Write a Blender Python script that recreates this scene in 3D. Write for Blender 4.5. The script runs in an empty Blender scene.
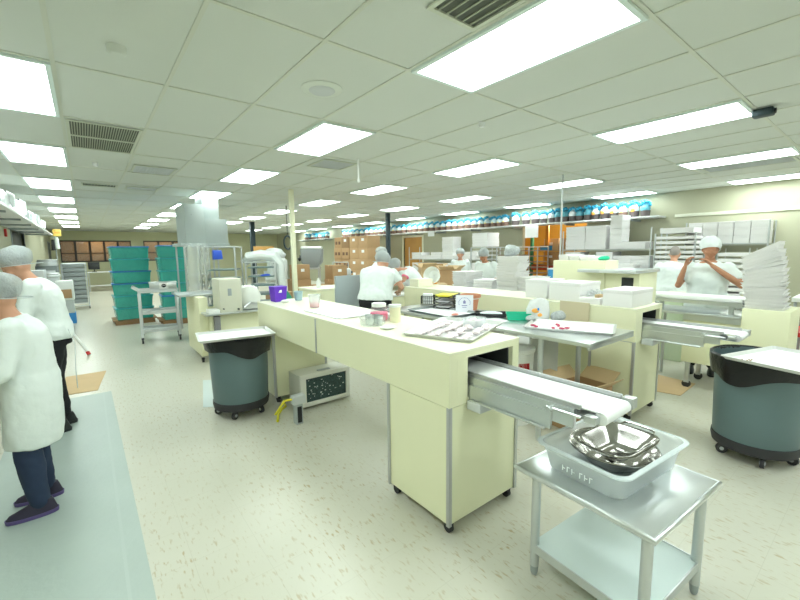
import bpy, bmesh, math, random
from mathutils import Vector, Matrix, noise

SC = bpy.context.scene
COL = SC.collection
R = math.radians
random.seed(7)

# ------------------------------------------------------------------ camera, world, exposure
H = 1.575
YAW, PITCH, ROLL, FPX = 0.6665951, 0.1223116, -0.0118379, 396.108
fw = Vector((math.sin(YAW)*math.cos(PITCH), math.cos(YAW)*math.cos(PITCH), -math.sin(PITCH)))
r0 = Vector((math.cos(YAW), -math.sin(YAW), 0))
u0 = r0.cross(fw)
rt = r0*math.cos(ROLL) + u0*math.sin(ROLL)
up = -r0*math.sin(ROLL) + u0*math.cos(ROLL)
cd = bpy.data.cameras.new('camera')
cam = bpy.data.objects.new('camera', cd)
COL.objects.link(cam)
cd.sensor_fit = 'HORIZONTAL'
cd.sensor_width = 36.0
cd.lens = FPX*36.0/800.0
cd.clip_start = 0.05
cd.clip_end = 100
M = Matrix((rt, up, -fw)).transposed().to_4x4()
M.translation = Vector((0, 0, H))
cam.matrix_world = M
SC.camera = cam
w = bpy.data.worlds.new('world'); SC.world = w; w.use_nodes = True
w.node_tree.nodes['Background'].inputs[0].default_value = (0.75, 0.9, 1.0, 1)
w.node_tree.nodes['Background'].inputs[1].default_value = 0.3
SC.view_settings.view_transform = 'Standard'
SC.view_settings.look = 'None'
SC.view_settings.exposure = 0.14
SC.view_settings.gamma = 1.0
SC.view_settings.use_curve_mapping = False
LIGHT_E = 12.6
CEIL = 2.759
T = 0.6096
GX, GY = 1.770, 2.129       # origin of the ceiling grid

# ------------------------------------------------------------------ materials
MATS = {}
def mat(name, col, rough=0.5, metal=0.0, emit=0.0, alpha=1.0, trans=0.0, spec=0.5, var=0.0, vscale=8.0, bump=0.0, bscale=60.0, ior=1.45):
    if name in MATS: return MATS[name]
    m = bpy.data.materials.new(name); m.use_nodes = True
    nt = m.node_tree; b = nt.nodes['Principled BSDF']
    c = (col[0], col[1], col[2], 1)
    b.inputs['Base Color'].default_value = c
    b.inputs['Roughness'].default_value = rough
    b.inputs['Metallic'].default_value = metal
    b.inputs['IOR'].default_value = ior
    b.inputs['Alpha'].default_value = alpha
    b.inputs['Transmission Weight'].default_value = trans
    b.inputs['Specular IOR Level'].default_value = spec
    if emit:
        b.inputs['Emission Color'].default_value = c
        b.inputs['Emission Strength'].default_value = emit
    tc = nt.nodes.new('ShaderNodeTexCoord')
    if var > 0:
        n = nt.nodes.new('ShaderNodeTexNoise'); n.inputs['Scale'].default_value = vscale; n.inputs['Detail'].default_value = 4
        nt.links.new(tc.outputs['Object'], n.inputs['Vector'])
        mr = nt.nodes.new('ShaderNodeMapRange'); mr.inputs[3].default_value = 1-var; mr.inputs[4].default_value = 1+var
        nt.links.new(n.outputs['Fac'], mr.inputs[0])
        mx = nt.nodes.new('ShaderNodeVectorMath'); mx.operation = 'SCALE'; mx.inputs[0].default_value = col
        nt.links.new(mr.outputs[0], mx.inputs['Scale'])
        nt.links.new(mx.outputs[0], b.inputs['Base Color'])
    if bump > 0:
        n2 = nt.nodes.new('ShaderNodeTexNoise'); n2.inputs['Scale'].default_value = bscale; n2.inputs['Detail'].default_value = 3
        nt.links.new(tc.outputs['Object'], n2.inputs['Vector'])
        bp = nt.nodes.new('ShaderNodeBump'); bp.inputs['Strength'].default_value = bump; bp.inputs['Distance'].default_value = 0.01
        nt.links.new(n2.outputs['Fac'], bp.inputs['Height'])
        nt.links.new(bp.outputs[0], b.inputs['Normal'])
    MATS[name] = m
    return m

cream = mat('cream_laminate', (0.83, 0.83, 0.59), 0.45, var=0.03, vscale=3)
creamtop = mat('cream_top', (0.86, 0.86, 0.68), 0.35, var=0.02)  # paler cream: overexposed look of the machine tops put into the colour
alum = mat('aluminium_trim', (0.52, 0.53, 0.54), 0.35, 0.7)
steel = mat('stainless_steel', (0.66, 0.69, 0.70), 0.28, 0.85, var=0.06, vscale=5)
steel_d = mat('brushed_steel', (0.60, 0.63, 0.64), 0.4, 0.8, var=0.05)
chrome = mat('polished_steel', (0.40, 0.39, 0.37), 0.16, 1.0)
white = mat('white_plastic', (0.86, 0.88, 0.86), 0.4)
belt_m = mat('white_belt', (0.88, 0.90, 0.90), 0.5)
black = mat('black_plastic', (0.02, 0.022, 0.025), 0.45)
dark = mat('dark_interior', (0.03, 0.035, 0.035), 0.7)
rubber = mat('rubber', (0.035, 0.035, 0.04), 0.6)
bin_m = mat('grey_blue_plastic', (0.125, 0.19, 0.205), 0.45, var=0.06, vscale=4)
bag_m = mat('black_bag', (0.010, 0.011, 0.013), 0.28, bump=0.6, bscale=25)
tray_m = mat('aluminium_tray', (0.72, 0.73, 0.72), 0.35, 0.6)
paper = mat('paper', (0.88, 0.89, 0.90), 0.7)
carton = mat('cardboard', (0.46, 0.29, 0.15), 0.8, var=0.08, vscale=6)
carton_l = mat('cardboard_light', (0.62, 0.45, 0.26), 0.8, var=0.08, vscale=6)
carton_d = mat('cardboard_dark', (0.30, 0.18, 0.09), 0.8)  # darker brown for crumbs, pallet wood, rack deck and one carton
ink = mat('carton_print', (0.15, 0.08, 0.05), 0.8)
teal = mat('teal_plastic', (0.06, 0.40, 0.34), 0.2, var=0.22, vscale=7, bump=0.8, bscale=14)
lid_b = mat('blue_lid', (0.04, 0.22, 0.55), 0.35)
lid_t = mat('teal_lid', (0.04, 0.42, 0.46), 0.3)
frost = mat('frosted_plastic', (0.93, 0.98, 1.0), 0.35, alpha=0.42)
wrap = mat('plastic_wrap', (0.85, 0.93, 0.93), 0.12, alpha=0.10, bump=1.0, bscale=14)
cover = mat('plastic_cover', (0.84, 0.90, 0.90), 0.25, alpha=0.62, bump=1.0, bscale=12)
galv = mat('galvanised_sheet', (0.48, 0.54, 0.53), 0.65, 0.1, var=0.10, vscale=3)
wood = mat('orange_wood', (0.62, 0.33, 0.09), 0.5, var=0.12, vscale=3)
brown = mat('brown_panel', (0.36, 0.21, 0.09), 0.6, var=0.1, vscale=2)
red = mat('red_paint', (0.62, 0.04, 0.04), 0.4)
blue = mat('blue_plastic', (0.04, 0.25, 0.62), 0.4)
purple = mat('purple_card', (0.13, 0.03, 0.55), 0.5)
pink = mat('pink_candy', (0.90, 0.10, 0.28), 0.5)
pink_l = mat('pale_pink', (0.90, 0.70, 0.74), 0.5, var=0.1, vscale=40)
green = mat('green_plastic', (0.02, 0.55, 0.33), 0.4)
terra = mat('terracotta', (0.58, 0.24, 0.14), 0.6)
yellow = mat('yellow_plastic', (0.80, 0.72, 0.05), 0.5)
orange = mat('orange_felt', (0.90, 0.42, 0.08), 0.6)
bow_b = mat('blue_ribbon', (0.03, 0.34, 0.55), 0.35, var=0.25, vscale=25)
cello = mat('clear_wrap', (0.70, 0.84, 0.88), 0.15, var=0.12, vscale=30)
redcandy = mat('red_candy', (0.50, 0.05, 0.12), 0.5)
glass = mat('clear_glass', (0.78, 0.86, 0.86), 0.08, alpha=0.18)
cupm = mat('clear_cup', (0.85, 0.92, 0.92), 0.2, alpha=0.3)
greyp = mat('grey_plastic', (0.36, 0.40, 0.42), 0.5)
greyl = mat('light_grey_plastic', (0.60, 0.63, 0.64), 0.5)
post_m = mat('cream_post', (0.80, 0.80, 0.60), 0.5)
shelfm = mat('white_shelf', (0.78, 0.80, 0.80), 0.5)
skin_l = mat('skin', (0.62, 0.33, 0.22), 0.55)
skin_d = mat('skin_tan', (0.50, 0.24, 0.14), 0.55)
lips = mat('lips', (0.45, 0.16, 0.13), 0.5)
eye_m = mat('eye_dark', (0.05, 0.03, 0.02), 0.3)
hair_d = mat('dark_hair', (0.05, 0.035, 0.03), 0.6)
hair_g = mat('grey_hair', (0.30, 0.27, 0.25), 0.7)
cloth_w = mat('white_cotton', (0.76, 0.82, 0.81), 0.85, bump=0.4, bscale=18)
cloth_k = mat('black_cloth', (0.012, 0.013, 0.016), 0.9)
denim = mat('navy_denim', (0.02, 0.035, 0.075), 0.85, var=0.15, vscale=20)
pinkcl = mat('pink_cloth', (0.85, 0.20, 0.35), 0.8)
net = mat('hair_net', (0.62, 0.68, 0.69), 0.8, alpha=0.58, bump=1.0, bscale=70)
netw = mat('white_cap', (0.80, 0.86, 0.87), 0.8, bump=0.6, bscale=50)
shoe_m = mat('dark_purple_shoe', (0.03, 0.025, 0.05), 0.6)
sole_m = mat('purple_sole', (0.12, 0.09, 0.24), 0.6)
bluecloth = mat('blue_cloth', (0.05, 0.30, 0.60), 0.7)
mat_grey = mat('floor_mat_vinyl', (0.40, 0.47, 0.44), 0.42, var=0.08, vscale=2.5, bump=0.2, bscale=30)
scuff = mat('mat_scuff', (0.66, 0.68, 0.60), 0.6)
dark_steel = mat('dark_post', (0.03, 0.05, 0.06), 0.5, 0.3)
meshm = mat('grey_mesh_bag', (0.42, 0.45, 0.45), 0.5, 0.3, var=0.5, vscale=45)

def light_mat():
    m = bpy.data.materials.new('light_diffuser'); m.use_nodes = True
    nt = m.node_tree; nt.nodes.clear()
    o = nt.nodes.new('ShaderNodeOutputMaterial'); e = nt.nodes.new('ShaderNodeEmission')
    e.inputs[0].default_value = (0.89, 1.0, 0.95, 1); e.inputs[1].default_value = LIGHT_E
    nt.links.new(e.outputs[0], o.inputs[0]); return m
diff_m = light_mat()

def frosted(name, col, fac):
    m = bpy.data.materials.new(name); m.use_nodes = True
    nt = m.node_tree; nt.nodes.clear(); L = nt.links.new
    o = nt.nodes.new('ShaderNodeOutputMaterial'); d = nt.nodes.new('ShaderNodeBsdfDiffuse'); tl = nt.nodes.new('ShaderNodeBsdfTranslucent')
    tp = nt.nodes.new('ShaderNodeBsdfTransparent'); g = nt.nodes.new('ShaderNodeBsdfGlossy')
    for n in (d, tl): n.inputs['Color'].default_value = (*col, 1)
    g.inputs['Roughness'].default_value = .25
    a = nt.nodes.new('ShaderNodeMixShader'); b = nt.nodes.new('ShaderNodeMixShader'); c = nt.nodes.new('ShaderNodeMixShader')
    a.inputs[0].default_value = .5; L(d.outputs[0], a.inputs[1]); L(tl.outputs[0], a.inputs[2])
    b.inputs[0].default_value = fac; L(tp.outputs[0], b.inputs[1]); L(a.outputs[0], b.inputs[2])
    c.inputs[0].default_value = .06; L(b.outputs[0], c.inputs[1]); L(g.outputs[0], c.inputs[2])
    L(c.outputs[0], o.inputs[0]); return m
frost = frosted('frosted_tub', (0.92, 0.98, 1.0), .42)
frost_rim = frosted('frosted_tub_rim', (0.92, 0.98, 1.0), .7)

def floor_mat():
    m = bpy.data.materials.new('vinyl_tile_floor'); m.use_nodes = True
    nt = m.node_tree; b = nt.nodes['Principled BSDF']; L = nt.links.new
    tc = nt.nodes.new('ShaderNodeTexCoord')
    b.inputs['Roughness'].default_value = 0.32
    b.inputs['Specular IOR Level'].default_value = 0.5
    mp = nt.nodes.new('ShaderNodeMapping'); mp.inputs['Scale'].default_value = (60, 16, 1); mp.inputs['Rotation'].default_value = (0, 0, R(8))
    L(tc.outputs['Object'], mp.inputs[0])
    n = nt.nodes.new('ShaderNodeTexNoise'); n.inputs['Scale'].default_value = 1.0; n.inputs['Detail'].default_value = 2
    L(mp.outputs[0], n.inputs['Vector'])
    cr = nt.nodes.new('ShaderNodeValToRGB')
    cr.color_ramp.elements[0].position = 0.585; cr.color_ramp.elements[0].color = (0, 0, 0, 1)
    cr.color_ramp.elements[1].position = 0.69; cr.color_ramp.elements[1].color = (1, 1, 1, 1)
    L(n.outputs['Fac'], cr.inputs[0])
    n2 = nt.nodes.new('ShaderNodeTexNoise'); n2.inputs['Scale'].default_value = 1.3; n2.inputs['Detail'].default_value = 5
    L(tc.outputs['Object'], n2.inputs['Vector'])
    mm = nt.nodes.new('ShaderNodeMapRange'); mm.inputs[1].default_value = 0.35; mm.inputs[2].default_value = 0.62
    mm.inputs[3].default_value = 0.2; mm.inputs[4].default_value = 0.9
    L(n2.outputs['Fac'], mm.inputs[0])
    mul = nt.nodes.new('ShaderNodeMath'); mul.operation = 'MULTIPLY'
    L(cr.outputs[0], mul.inputs[0]); L(mm.outputs[0], mul.inputs[1])
    big = nt.nodes.new('ShaderNodeMix'); big.data_type = 'RGBA'
    big.inputs[6].default_value = (0.54, 0.53, 0.435, 1); big.inputs[7].default_value = (0.61, 0.60, 0.525, 1)
    L(n2.outputs['Fac'], big.inputs[0])
    mx = nt.nodes.new('ShaderNodeMix'); mx.data_type = 'RGBA'
    L(mul.outputs[0], mx.inputs[0]); L(big.outputs[2], mx.inputs[6]); mx.inputs[7].default_value = (0.42, 0.34, 0.20, 1)
    # tile joints 12 in
    br = nt.nodes.new('ShaderNodeTexBrick'); br.offset = 0.0
    br.inputs['Scale'].default_value = 1.0; br.inputs['Brick Width'].default_value = 0.3048; br.inputs['Row Height'].default_value = 0.3048
    br.inputs['Mortar Size'].default_value = 0.0012; br.inputs['Mortar Smooth'].default_value = 0.3
    L(tc.outputs['Object'], br.inputs['Vector'])
    mx2 = nt.nodes.new('ShaderNodeMix'); mx2.data_type = 'RGBA'
    ms = nt.nodes.new('ShaderNodeMath'); ms.operation = 'MULTIPLY'; ms.inputs[1].default_value = 0.35
    L(br.outputs['Fac'], ms.inputs[0]); L(ms.outputs[0], mx2.inputs[0])
    L(mx.outputs[2], mx2.inputs[6]); mx2.inputs[7].default_value = (0.38, 0.36, 0.28, 1)
    L(mx2.outputs[2], b.inputs['Base Color'])
    return m

# ------------------------------------------------------------------ geometry helpers
class MB:
    def __init__(s, *mats): s.bm = bmesh.new(); s.mats = list(mats); s.k = 0
    def _mark(s, before):
        for f in s.bm.faces:
            if f not in before: f.material_index = s.k
    def m(s, mt):
        if mt not in s.mats: s.mats.append(mt)
        s.k = s.mats.index(mt); return s
    def _xf(s, vs, mtx):
        if mtx is not None:
            for v in vs: v.co = mtx @ v.co
    def box(s, x0, x1, y0, y1, z0, z1, bev=0.0, mtx=None):
        n0 = len(s.bm.faces)
        r = bmesh.ops.create_cube(s.bm, size=1.0); vs = r['verts']
        for v in vs:
            v.co = Vector((x0+(v.co.x+.5)*(x1-x0), y0+(v.co.y+.5)*(y1-y0), z0+(v.co.z+.5)*(z1-z0)))
        allv = vs
        if bev > 0:
            es = list({e for v in vs for e in v.link_edges})
            rr = bmesh.ops.bevel(s.bm, geom=es, offset=bev, segments=2, affect='EDGES', profile=0.5)
            allv = list({v for f in rr['faces'] for v in f.verts} | {v for v in vs if v.is_valid})
        s._xf(allv, mtx)
        s.bm.faces.ensure_lookup_table()
        for f in s.bm.faces[n0-0 if bev == 0 else max(0, n0):]: f.material_index = s.k
        for v in allv:
            for f in v.link_faces: f.material_index = s.k
        return s
    def tube(s, pts, r, seg=8, cap=True, closed=False):
        pts = [Vector(p) for p in pts]; n = len(pts)
        rs = r if isinstance(r, (list, tuple)) else [r]*n
        rings = []
        prev = None
        for i, p in enumerate(pts):
            if closed: t = (pts[(i+1) % n]-pts[i-1])
            else: t = pts[min(i+1, n-1)]-pts[max(i-1, 0)]
            t = t.normalized() if t.length > 1e-9 else Vector((0, 0, 1))
            if prev is None:
                a = Vector((0, 0, 1)) if abs(t.z) < .9 else Vector((1, 0, 0))
                a = (a-t*a.dot(t)).normalized()
            else:
                a = (prev-t*prev.dot(t)); a = a.normalized() if a.length > 1e-6 else prev
            prev = a; b = t.cross(a)
            rings.append([s.bm.verts.new(p+(a*math.cos(2*math.pi*j/seg)+b*math.sin(2*math.pi*j/seg))*rs[i]) for j in range(seg)])
        m_ = n if closed else n-1
        for i in range(m_):
            A, B = rings[i], rings[(i+1) % n]
            for j in range(seg):
                f = s.bm.faces.new((A[j], A[(j+1) % seg], B[(j+1) % seg], B[j])); f.material_index = s.k; f.smooth = True
        if cap and not closed:
            f = s.bm.faces.new(rings[0][::-1]); f.material_index = s.k
            f = s.bm.faces.new(rings[-1]); f.material_index = s.k
        return s
    def lathe(s, prof, c=(0, 0, 0), seg=24, sx=1.0, sy=1.0, closed=False, n=2.0):
        # prof: (radius, z); n>2 gives rounded square sections
        cx, cy, cz = c; rings = []
        for (r, z) in prof:
            ring = []
            for j in range(seg):
                a = 2*math.pi*j/seg; ca, sa = math.cos(a), math.sin(a)
                q = (abs(ca)**n+abs(sa)**n)**(-1.0/n)
                ring.append(s.bm.verts.new((cx+r*sx*q*ca, cy+r*sy*q*sa, cz+z)))
            rings.append(ring)
        for i in range(len(rings)-1):
            A, B = rings[i], rings[i+1]
            for j in range(seg):
                f = s.bm.faces.new((A[j], A[(j+1) % seg], B[(j+1) % seg], B[j])); f.material_index = s.k; f.smooth = True
        if closed:
            f = s.bm.faces.new(rings[0][::-1]); f.material_index = s.k
            f = s.bm.faces.new(rings[-1]); f.material_index = s.k
        return s
    def ell(s, c, rx, ry, rz, seg=16, mtx=None):
        r = bmesh.ops.create_uvsphere(s.bm, u_segments=seg, v_segments=max(6, seg//2), radius=1.0)
        for v in r['verts']:
            v.co = Vector((v.co.x*rx, v.co.y*ry, v.co.z*rz))
            if mtx is not None: v.co = mtx @ v.co
            v.co += Vector(c)
        for f in {f for v in r['verts'] for f in v.link_faces}: f.material_index = s.k; f.smooth = True
        return s
    def loft(s, secs, seg=20, n=2.3, cap=True):
        # secs: (center, xaxis vector * rx, yaxis vector * ry)
        rings = []
        for c, ax, ay in secs:
            c = Vector(c); ring = []
            for j in range(seg):
                a = 2*math.pi*j/seg; ca, sa = math.cos(a), math.sin(a)
                q = (abs(ca)**n+abs(sa)**n)**(-1.0/n)
                ring.append(s.bm.verts.new(c+ax*(q*ca)+ay*(q*sa)))
            rings.append(ring)
        for i in range(len(rings)-1):
            A, B = rings[i], rings[i+1]
            for j in range(seg):
                f = s.bm.faces.new((A[j], A[(j+1) % seg], B[(j+1) % seg], B[j])); f.material_index = s.k; f.smooth = True
        if cap:
            f = s.bm.faces.new(rings[0][::-1]); f.material_index = s.k
            f = s.bm.faces.new(rings[-1]); f.material_index = s.k
        return s
    def face(s, pts):
        f = s.bm.faces.new([s.bm.verts.new(p) for p in pts]); f.material_index = s.k; return s
    def build(s, name, mt=None, parent=None, sharp=40, jit=0.0, solid=0.0):
        if jit:
            for v in s.bm.verts:
                v.co += noise.noise_vector(v.co*9.0)*jit
        bmesh.ops.recalc_face_normals(s.bm, faces=s.bm.faces)
        me = bpy.data.meshes.new(name); s.bm.to_mesh(me); s.bm.free()
        for x in ([mt] if mt else s.mats): me.materials.append(x)
        for p in me.polygons: p.use_smooth = True
        me.set_sharp_from_angle(angle=R(sharp))
        o = bpy.data.objects.new(name, me); COL.objects.link(o)
        if parent: o.parent = parent
        if solid:
            md = o.modifiers.new('solidify', 'SOLIDIFY'); md.thickness = solid; md.offset = 0
        return o

def thing(name, label, cat, loc=(0, 0, 0), rz=0.0, group=None):
    o = bpy.data.objects.new(name, None); COL.objects.link(o)
    o.empty_display_size = 0.1
    o.location = loc; o.rotation_euler = (0, 0, R(rz)); o['label'] = label; o['category'] = cat
    if group: o['group'] = group
    return o
def tag(o, label, cat, group=None, loc=None, rz=None):
    o['label'] = label; o['category'] = cat
    if group: o['group'] = group
    if loc: o.location = loc
    if rz is not None: o.rotation_euler = (0, 0, R(rz))
    return o
def struct(o):
    o['kind'] = 'structure'; return o
def dup(root, loc, label, rz=None, group=None, scale=None):
    r = root.copy(); COL.objects.link(r); r.location = loc
    if rz is not None: r.rotation_euler = (0, 0, R(rz))
    if scale: r.scale = scale
    r['label'] = label
    if group: r['group'] = group
    for ch in list(root.children):
        c = ch.copy(); COL.objects.link(c); c.parent = r
        for g in list(ch.children):
            d = g.copy(); COL.objects.link(d); d.parent = c
    return r
def bx(name, m_, x0, x1, y0, y1, z0, z1, bev=0.0, parent=None):
    return MB().box(x0, x1, y0, y1, z0, z1, bev).build(name, m_, parent)
ORD = ['first', 'second', 'third', 'fourth', 'fifth', 'sixth', 'seventh', 'eighth', 'ninth', 'tenth', 'eleventh', 'twelfth', 'thirteenth', 'fourteenth', 'fifteenth', 'sixteenth', 'seventeenth', 'eighteenth', 'nineteenth', 'twentieth']
def ordn(i):
    if i < 20: return ORD[i]
    t = ['', '', 'twenty', 'thirty', 'forty', 'fifty', 'sixty'][(i+1)//10]
    k = (i+1) % 10
    return (t[:-1]+'ieth') if k == 0 else t+'-'+ORD[k-1]

# ------------------------------------------------------------------ room shell
XL, XR, YB, YF = -1.30, 9.90, -7.0, 25.5
wall_m = mat('cream_wall', (0.48, 0.48, 0.35), 0.6, var=0.02, vscale=1.5)
ceil_m = mat('ceiling_tile', (0.66, 0.69, 0.645), 0.8, var=0.03, vscale=0.8, bump=0.15, bscale=180)
tbar_m = mat("ceiling_tbar", (0.64, 0.66, 0.58), 0.6)
far_m = mat('far_wall_paint', (0.66, 0.66, 0.44), 0.6)
struct(bx('floor', floor_mat(), XL-.1, XR+4.2, YB, YF+3, -0.1, 0))
struct(bx('ceiling', ceil_m, XL-.1, XR+4.2, YB, YF+3, CEIL, CEIL+.1))
# right wall with a door and a wide opening
b = MB()
for (y0, y1, z0, z1) in [(YB, 5.0, 0, CEIL), (5.0, 6.85, 2.25, CEIL), (6.85, 11.2, 0, CEIL), (11.2, 12.3, 2.1, CEIL), (12.3, YF, 0, CEIL)]:
    b.box(XR, XR+.12, y0, y1, z0, z1)
struct(b.build('wall_right', wall_m))
b = MB()
for (y0, y1, z0, z1) in [(YB, 12.7, 0, CEIL), (12.7, 15.1, 2.17, CEIL), (15.1, 23.9, 0, CEIL), (23.9, 25.2, 2.17, CEIL), (25.2, YF, 0, CEIL)]:
    b.box(XL-.12, XL, y0, y1, z0, z1)
struct(b.build('wall_left', wall_m))
b = MB()
b.box(XL, XR+.1, YF, YF+.12, 0, 1.22); b.box(XL, XR+.1, YF, YF+.12, 2.3, CEIL)
b.box(XL, -0.95, YF, YF+.12, 1.22, 2.3); b.box(1.95, 2.5, YF, YF+.12, 1.22, 2.3); b.box(4.6, XR, YF, YF+.12, 1.22, 2.3)
struct(b.build('wall_far', far_m))
struct(bx('wall_back', wall_m, XL, XR, YB-.12, YB, 0, CEIL))
struct(bx('trim_1', mat('conduit', (0.78, 0.80, 0.66), 0.5), XR-.03, XR-.001, YB, 3.1, 2.22, 2.28, 0.004))
struct(bx('baseboard_right', greyp, XR-.012, XR, YB, 4.95, 0, .1))
struct(bx('baseboard_left', greyp, XL, XL+.012, YB, 12.6, 0, .1))
# dark doorway and window leaves in the left wall
for i, (y0, y1) in enumerate([(12.7, 15.1), (23.9, 25.2)]):
    d = struct(bx('door_%d' % (i+1), mat('dark_door', (0.025, 0.03, 0.035), 0.4), XL-.10, XL-.05, y0, y1, 0, 2.17, 0.003))
    f = MB(); f.box(XL-.04, XL+.02, y0-.05, y0, 0, 2.21); f.box(XL-.04, XL+.02, y1, y1+.05, 0, 2.21); f.box(XL-.04, XL+.02, y0, y1, 2.17, 2.21)
    f.build('door_frame', greyp, d)
    MB().tube([(XL-.04, y0+.12, 1.0), (XL-.01, y0+.12, 1.0), (XL-.01, y0+.22, 1.0)], .009).build('door_handle', chrome, d)
d = struct(bx('door_3', wood, XR+.05, XR+.10, 11.2, 12.3, 0, 2.1, 0.003))
f = MB(); f.box(XR-.02, XR+.04, 11.12, 11.2, 0, 2.18); f.box(XR-.02, XR+.04, 12.3, 12.38, 0, 2.18); f.box(XR-.02, XR+.04, 11.2, 12.3, 2.1, 2.18)
f.build('door_frame', creamtop, d)
MB().ell((XR+.03, 11.32, 1.0), .03, .03, .03, 10).build('door_handle', chrome, d)
# interior windows in the far wall
blackf = mat('dark_window_frame', (0.05, 0.05, 0.05), 0.5)
win_glass = mat('window_glass', (0.8, 0.85, 0.85), 0.05, alpha=0.18)
wi = 1
for (x0, x1, n) in [(-0.95, 1.95, 5), (2.5, 4.6, 3)]:
    for k in range(n):
        a = x0+(x1-x0)*k/n; c = x0+(x1-x0)*(k+1)/n
        f = MB()
        f.box(a, a+.045, YF-.02, YF+.08, 1.22, 2.3); f.box(c-.045, c, YF-.02, YF+.08, 1.22, 2.3)
        f.box(a+.045, c-.045, YF-.02, YF+.08, 1.22, 1.28); f.box(a+.045, c-.045, YF-.02, YF+.08, 2.24, 2.3); f.box(a+.045, c-.045, YF-.02, YF+.08, 1.64, 1.68)
        fo = struct(f.build('window_%d' % wi, blackf)); wi += 1
        g = MB(); g.box(a+.045, c-.045, YF+.03, YF+.036, 1.28, 1.64); g.box(a+.045, c-.045, YF+.03, YF+.036, 1.68, 2.24)
        g.build('window_glass', win_glass, fo)
# the room seen behind the far windows and the storage bay behind the right opening
struct(bx('wall_beyond', brown, XL, XR, YF+1.6, YF+1.72, 0, CEIL))
struct(bx('wall_beyond_left', brown, XL-.12, XL, YF+.12, YF+1.7, 0, CEIL))
b = MB(); b.box(XR+3.6, XR+3.72, 3.0, 10, 0, CEIL); b.box(XR+.12, XR+3.6, 9.9, 10, 0, CEIL); b.box(XR+.12, XR+3.6, 3.0, 3.1, 0, CEIL)
struct(b.build('wall_storage', mat('ochre_wall', (0.72, 0.42, 0.08), 0.6)))
def point(name, loc, e, col, r=.2):
    l = bpy.data.lights.new(name, 'POINT'); l.energy = e; l.color = col; l.shadow_soft_size = r
    o = bpy.data.objects.new(name, l); COL.objects.link(o); o.location = loc; return o
point('storage_lamp', (XR+1.7, 6.4, 2.4), 110, (1, .85, .6))
point('far_room_lamp', (0.6, YF+.9, 2.45), 28, (1, .8, .5))
point('far_room_lamp', (3.5, YF+.9, 2.45), 18, (1, .8, .5))

# ceiling grid, real T bars
b = MB()
i0 = int((XL-GX)/T)-1
for i in range(i0, 30):
    x = GX+i*T
    if XL < x < XR: b.box(x-.012, x+.012, YB, YF, CEIL-.006, CEIL)
for j in range(-7, 25):
    y = GY+j*2*T
    if YB < y < YF: b.box(XL, XR, y-.012, y+.012, CEIL-.0062, CEIL-.0002)
struct(b.build('trim_2', tbar_m))

# ------------------------------------------------------------------ ceiling lights
def make_light(label, x, y):
    t = thing('ceiling_light', label, 'ceiling light', (x, y, CEIL), 0, 'fluorescent troffers in the ceiling grid')
    f = MB()
    W_, L_ = T, 2*T
    for (a, c, d, e) in [(0.012, .04, .012, L_-.012), (W_-.04, W_-.012, .012, L_-.012), (.04, W_-.04, .012, .04), (.04, W_-.04, L_-.04, L_-.012)]:
        f.box(a, c, d, e, -.022, -.001)
    f.build('frame', mat('light_frame', (0.75, 0.85, 0.84), 0.4), t)
    MB().box(.04, W_-.04, .04, L_-.04, -.018, -.004).build('diffuser', diff_m, t)
    return t
rowname = {-4: 'row along the left wall', 0: 'row over the left machine line', 4: 'row over the middle work table', 8: 'row beside the man\'s conveyor', 12: 'row nearest the right wall'}
proto = None
for k in (-4, 0, 4, 8, 12):
    cnt = 0
    for j in range(-2, 9):
        x, y = GX+k*T, GY+(-2+4*j)*T
        if y+1.3 > YF or y < YB: continue
        lab = 'bright ceiling light panel, %s from the front in the %s' % (ordn(cnt), rowname[k])
        if proto is None: proto = make_light(lab, x, y)
        else: dup(proto, (x, y, CEIL), lab)
        cnt += 1

# ------------------------------------------------------------------ ceiling fittings
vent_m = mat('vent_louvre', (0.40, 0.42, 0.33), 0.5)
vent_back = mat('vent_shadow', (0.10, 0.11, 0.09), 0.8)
def vent(label, x0, x1, y0, y1, slats=22, split=True, light=False):
    t = thing('ceiling_vent', label, 'vent', (x0, y0, CEIL), 0, 'air vents in the ceiling')
    w_, l_ = x1-x0, y1-y0
    fm = greyl if light else vent_m
    f = MB()
    for (a, c, d, e) in [(0, .025, 0, l_), (w_-.025, w_, 0, l_), (.025, w_-.025, 0, .025), (.025, w_-.025, l_-.025, l_)]: f.box(a, c, d, e, -.016, -.007)
    if split: f.box(.025, w_-.025, l_*.5-.015, l_*.5+.015, -.016, -.007)
    f.build('frame', mat('vent_frame', (0.62, 0.65, 0.55), 0.5), t)
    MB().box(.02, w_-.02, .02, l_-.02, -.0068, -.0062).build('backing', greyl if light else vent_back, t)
    s_ = MB()
    for i in range(slats):
        x = .03+(w_-.06)*(i+.5)/slats
        s_.box(x-.004, x+.004, .025, l_-.025, -.014, -.008)
    o = s_.build('louvre', greyl if light else vent_m, t)
    return t
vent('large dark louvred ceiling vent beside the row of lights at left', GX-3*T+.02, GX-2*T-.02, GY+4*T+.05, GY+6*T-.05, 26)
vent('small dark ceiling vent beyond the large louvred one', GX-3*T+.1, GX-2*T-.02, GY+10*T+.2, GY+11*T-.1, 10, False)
vent('pale ceiling vent just right of the large louvred one', GX-2*T+.05, GX-T-.05, GY+7*T, GY+8*T, 12, False, True)
vent('small pale ceiling vent beyond, near the galvanised hood', GX-2*T+.1, GX-T-.02, GY+10*T+.2, GY+11*T, 10, False, True)
vent('grey ceiling vent behind the hanging white rod', GX+T+.1, GX+2*T, GY+4*T+.1, GY+5*T, 12, False, True)
vent('pale ceiling vent beside the far right light panel', GX+9*T+.05, GX+10*T-.05, GY-2*T+.1, GY-.1, 14, False, True)
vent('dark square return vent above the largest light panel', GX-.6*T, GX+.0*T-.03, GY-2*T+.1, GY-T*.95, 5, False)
t = thing('ceiling_speaker', 'round white ceiling speaker left of the large light panel', 'speaker', (1.46, 2.75, CEIL))
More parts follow.
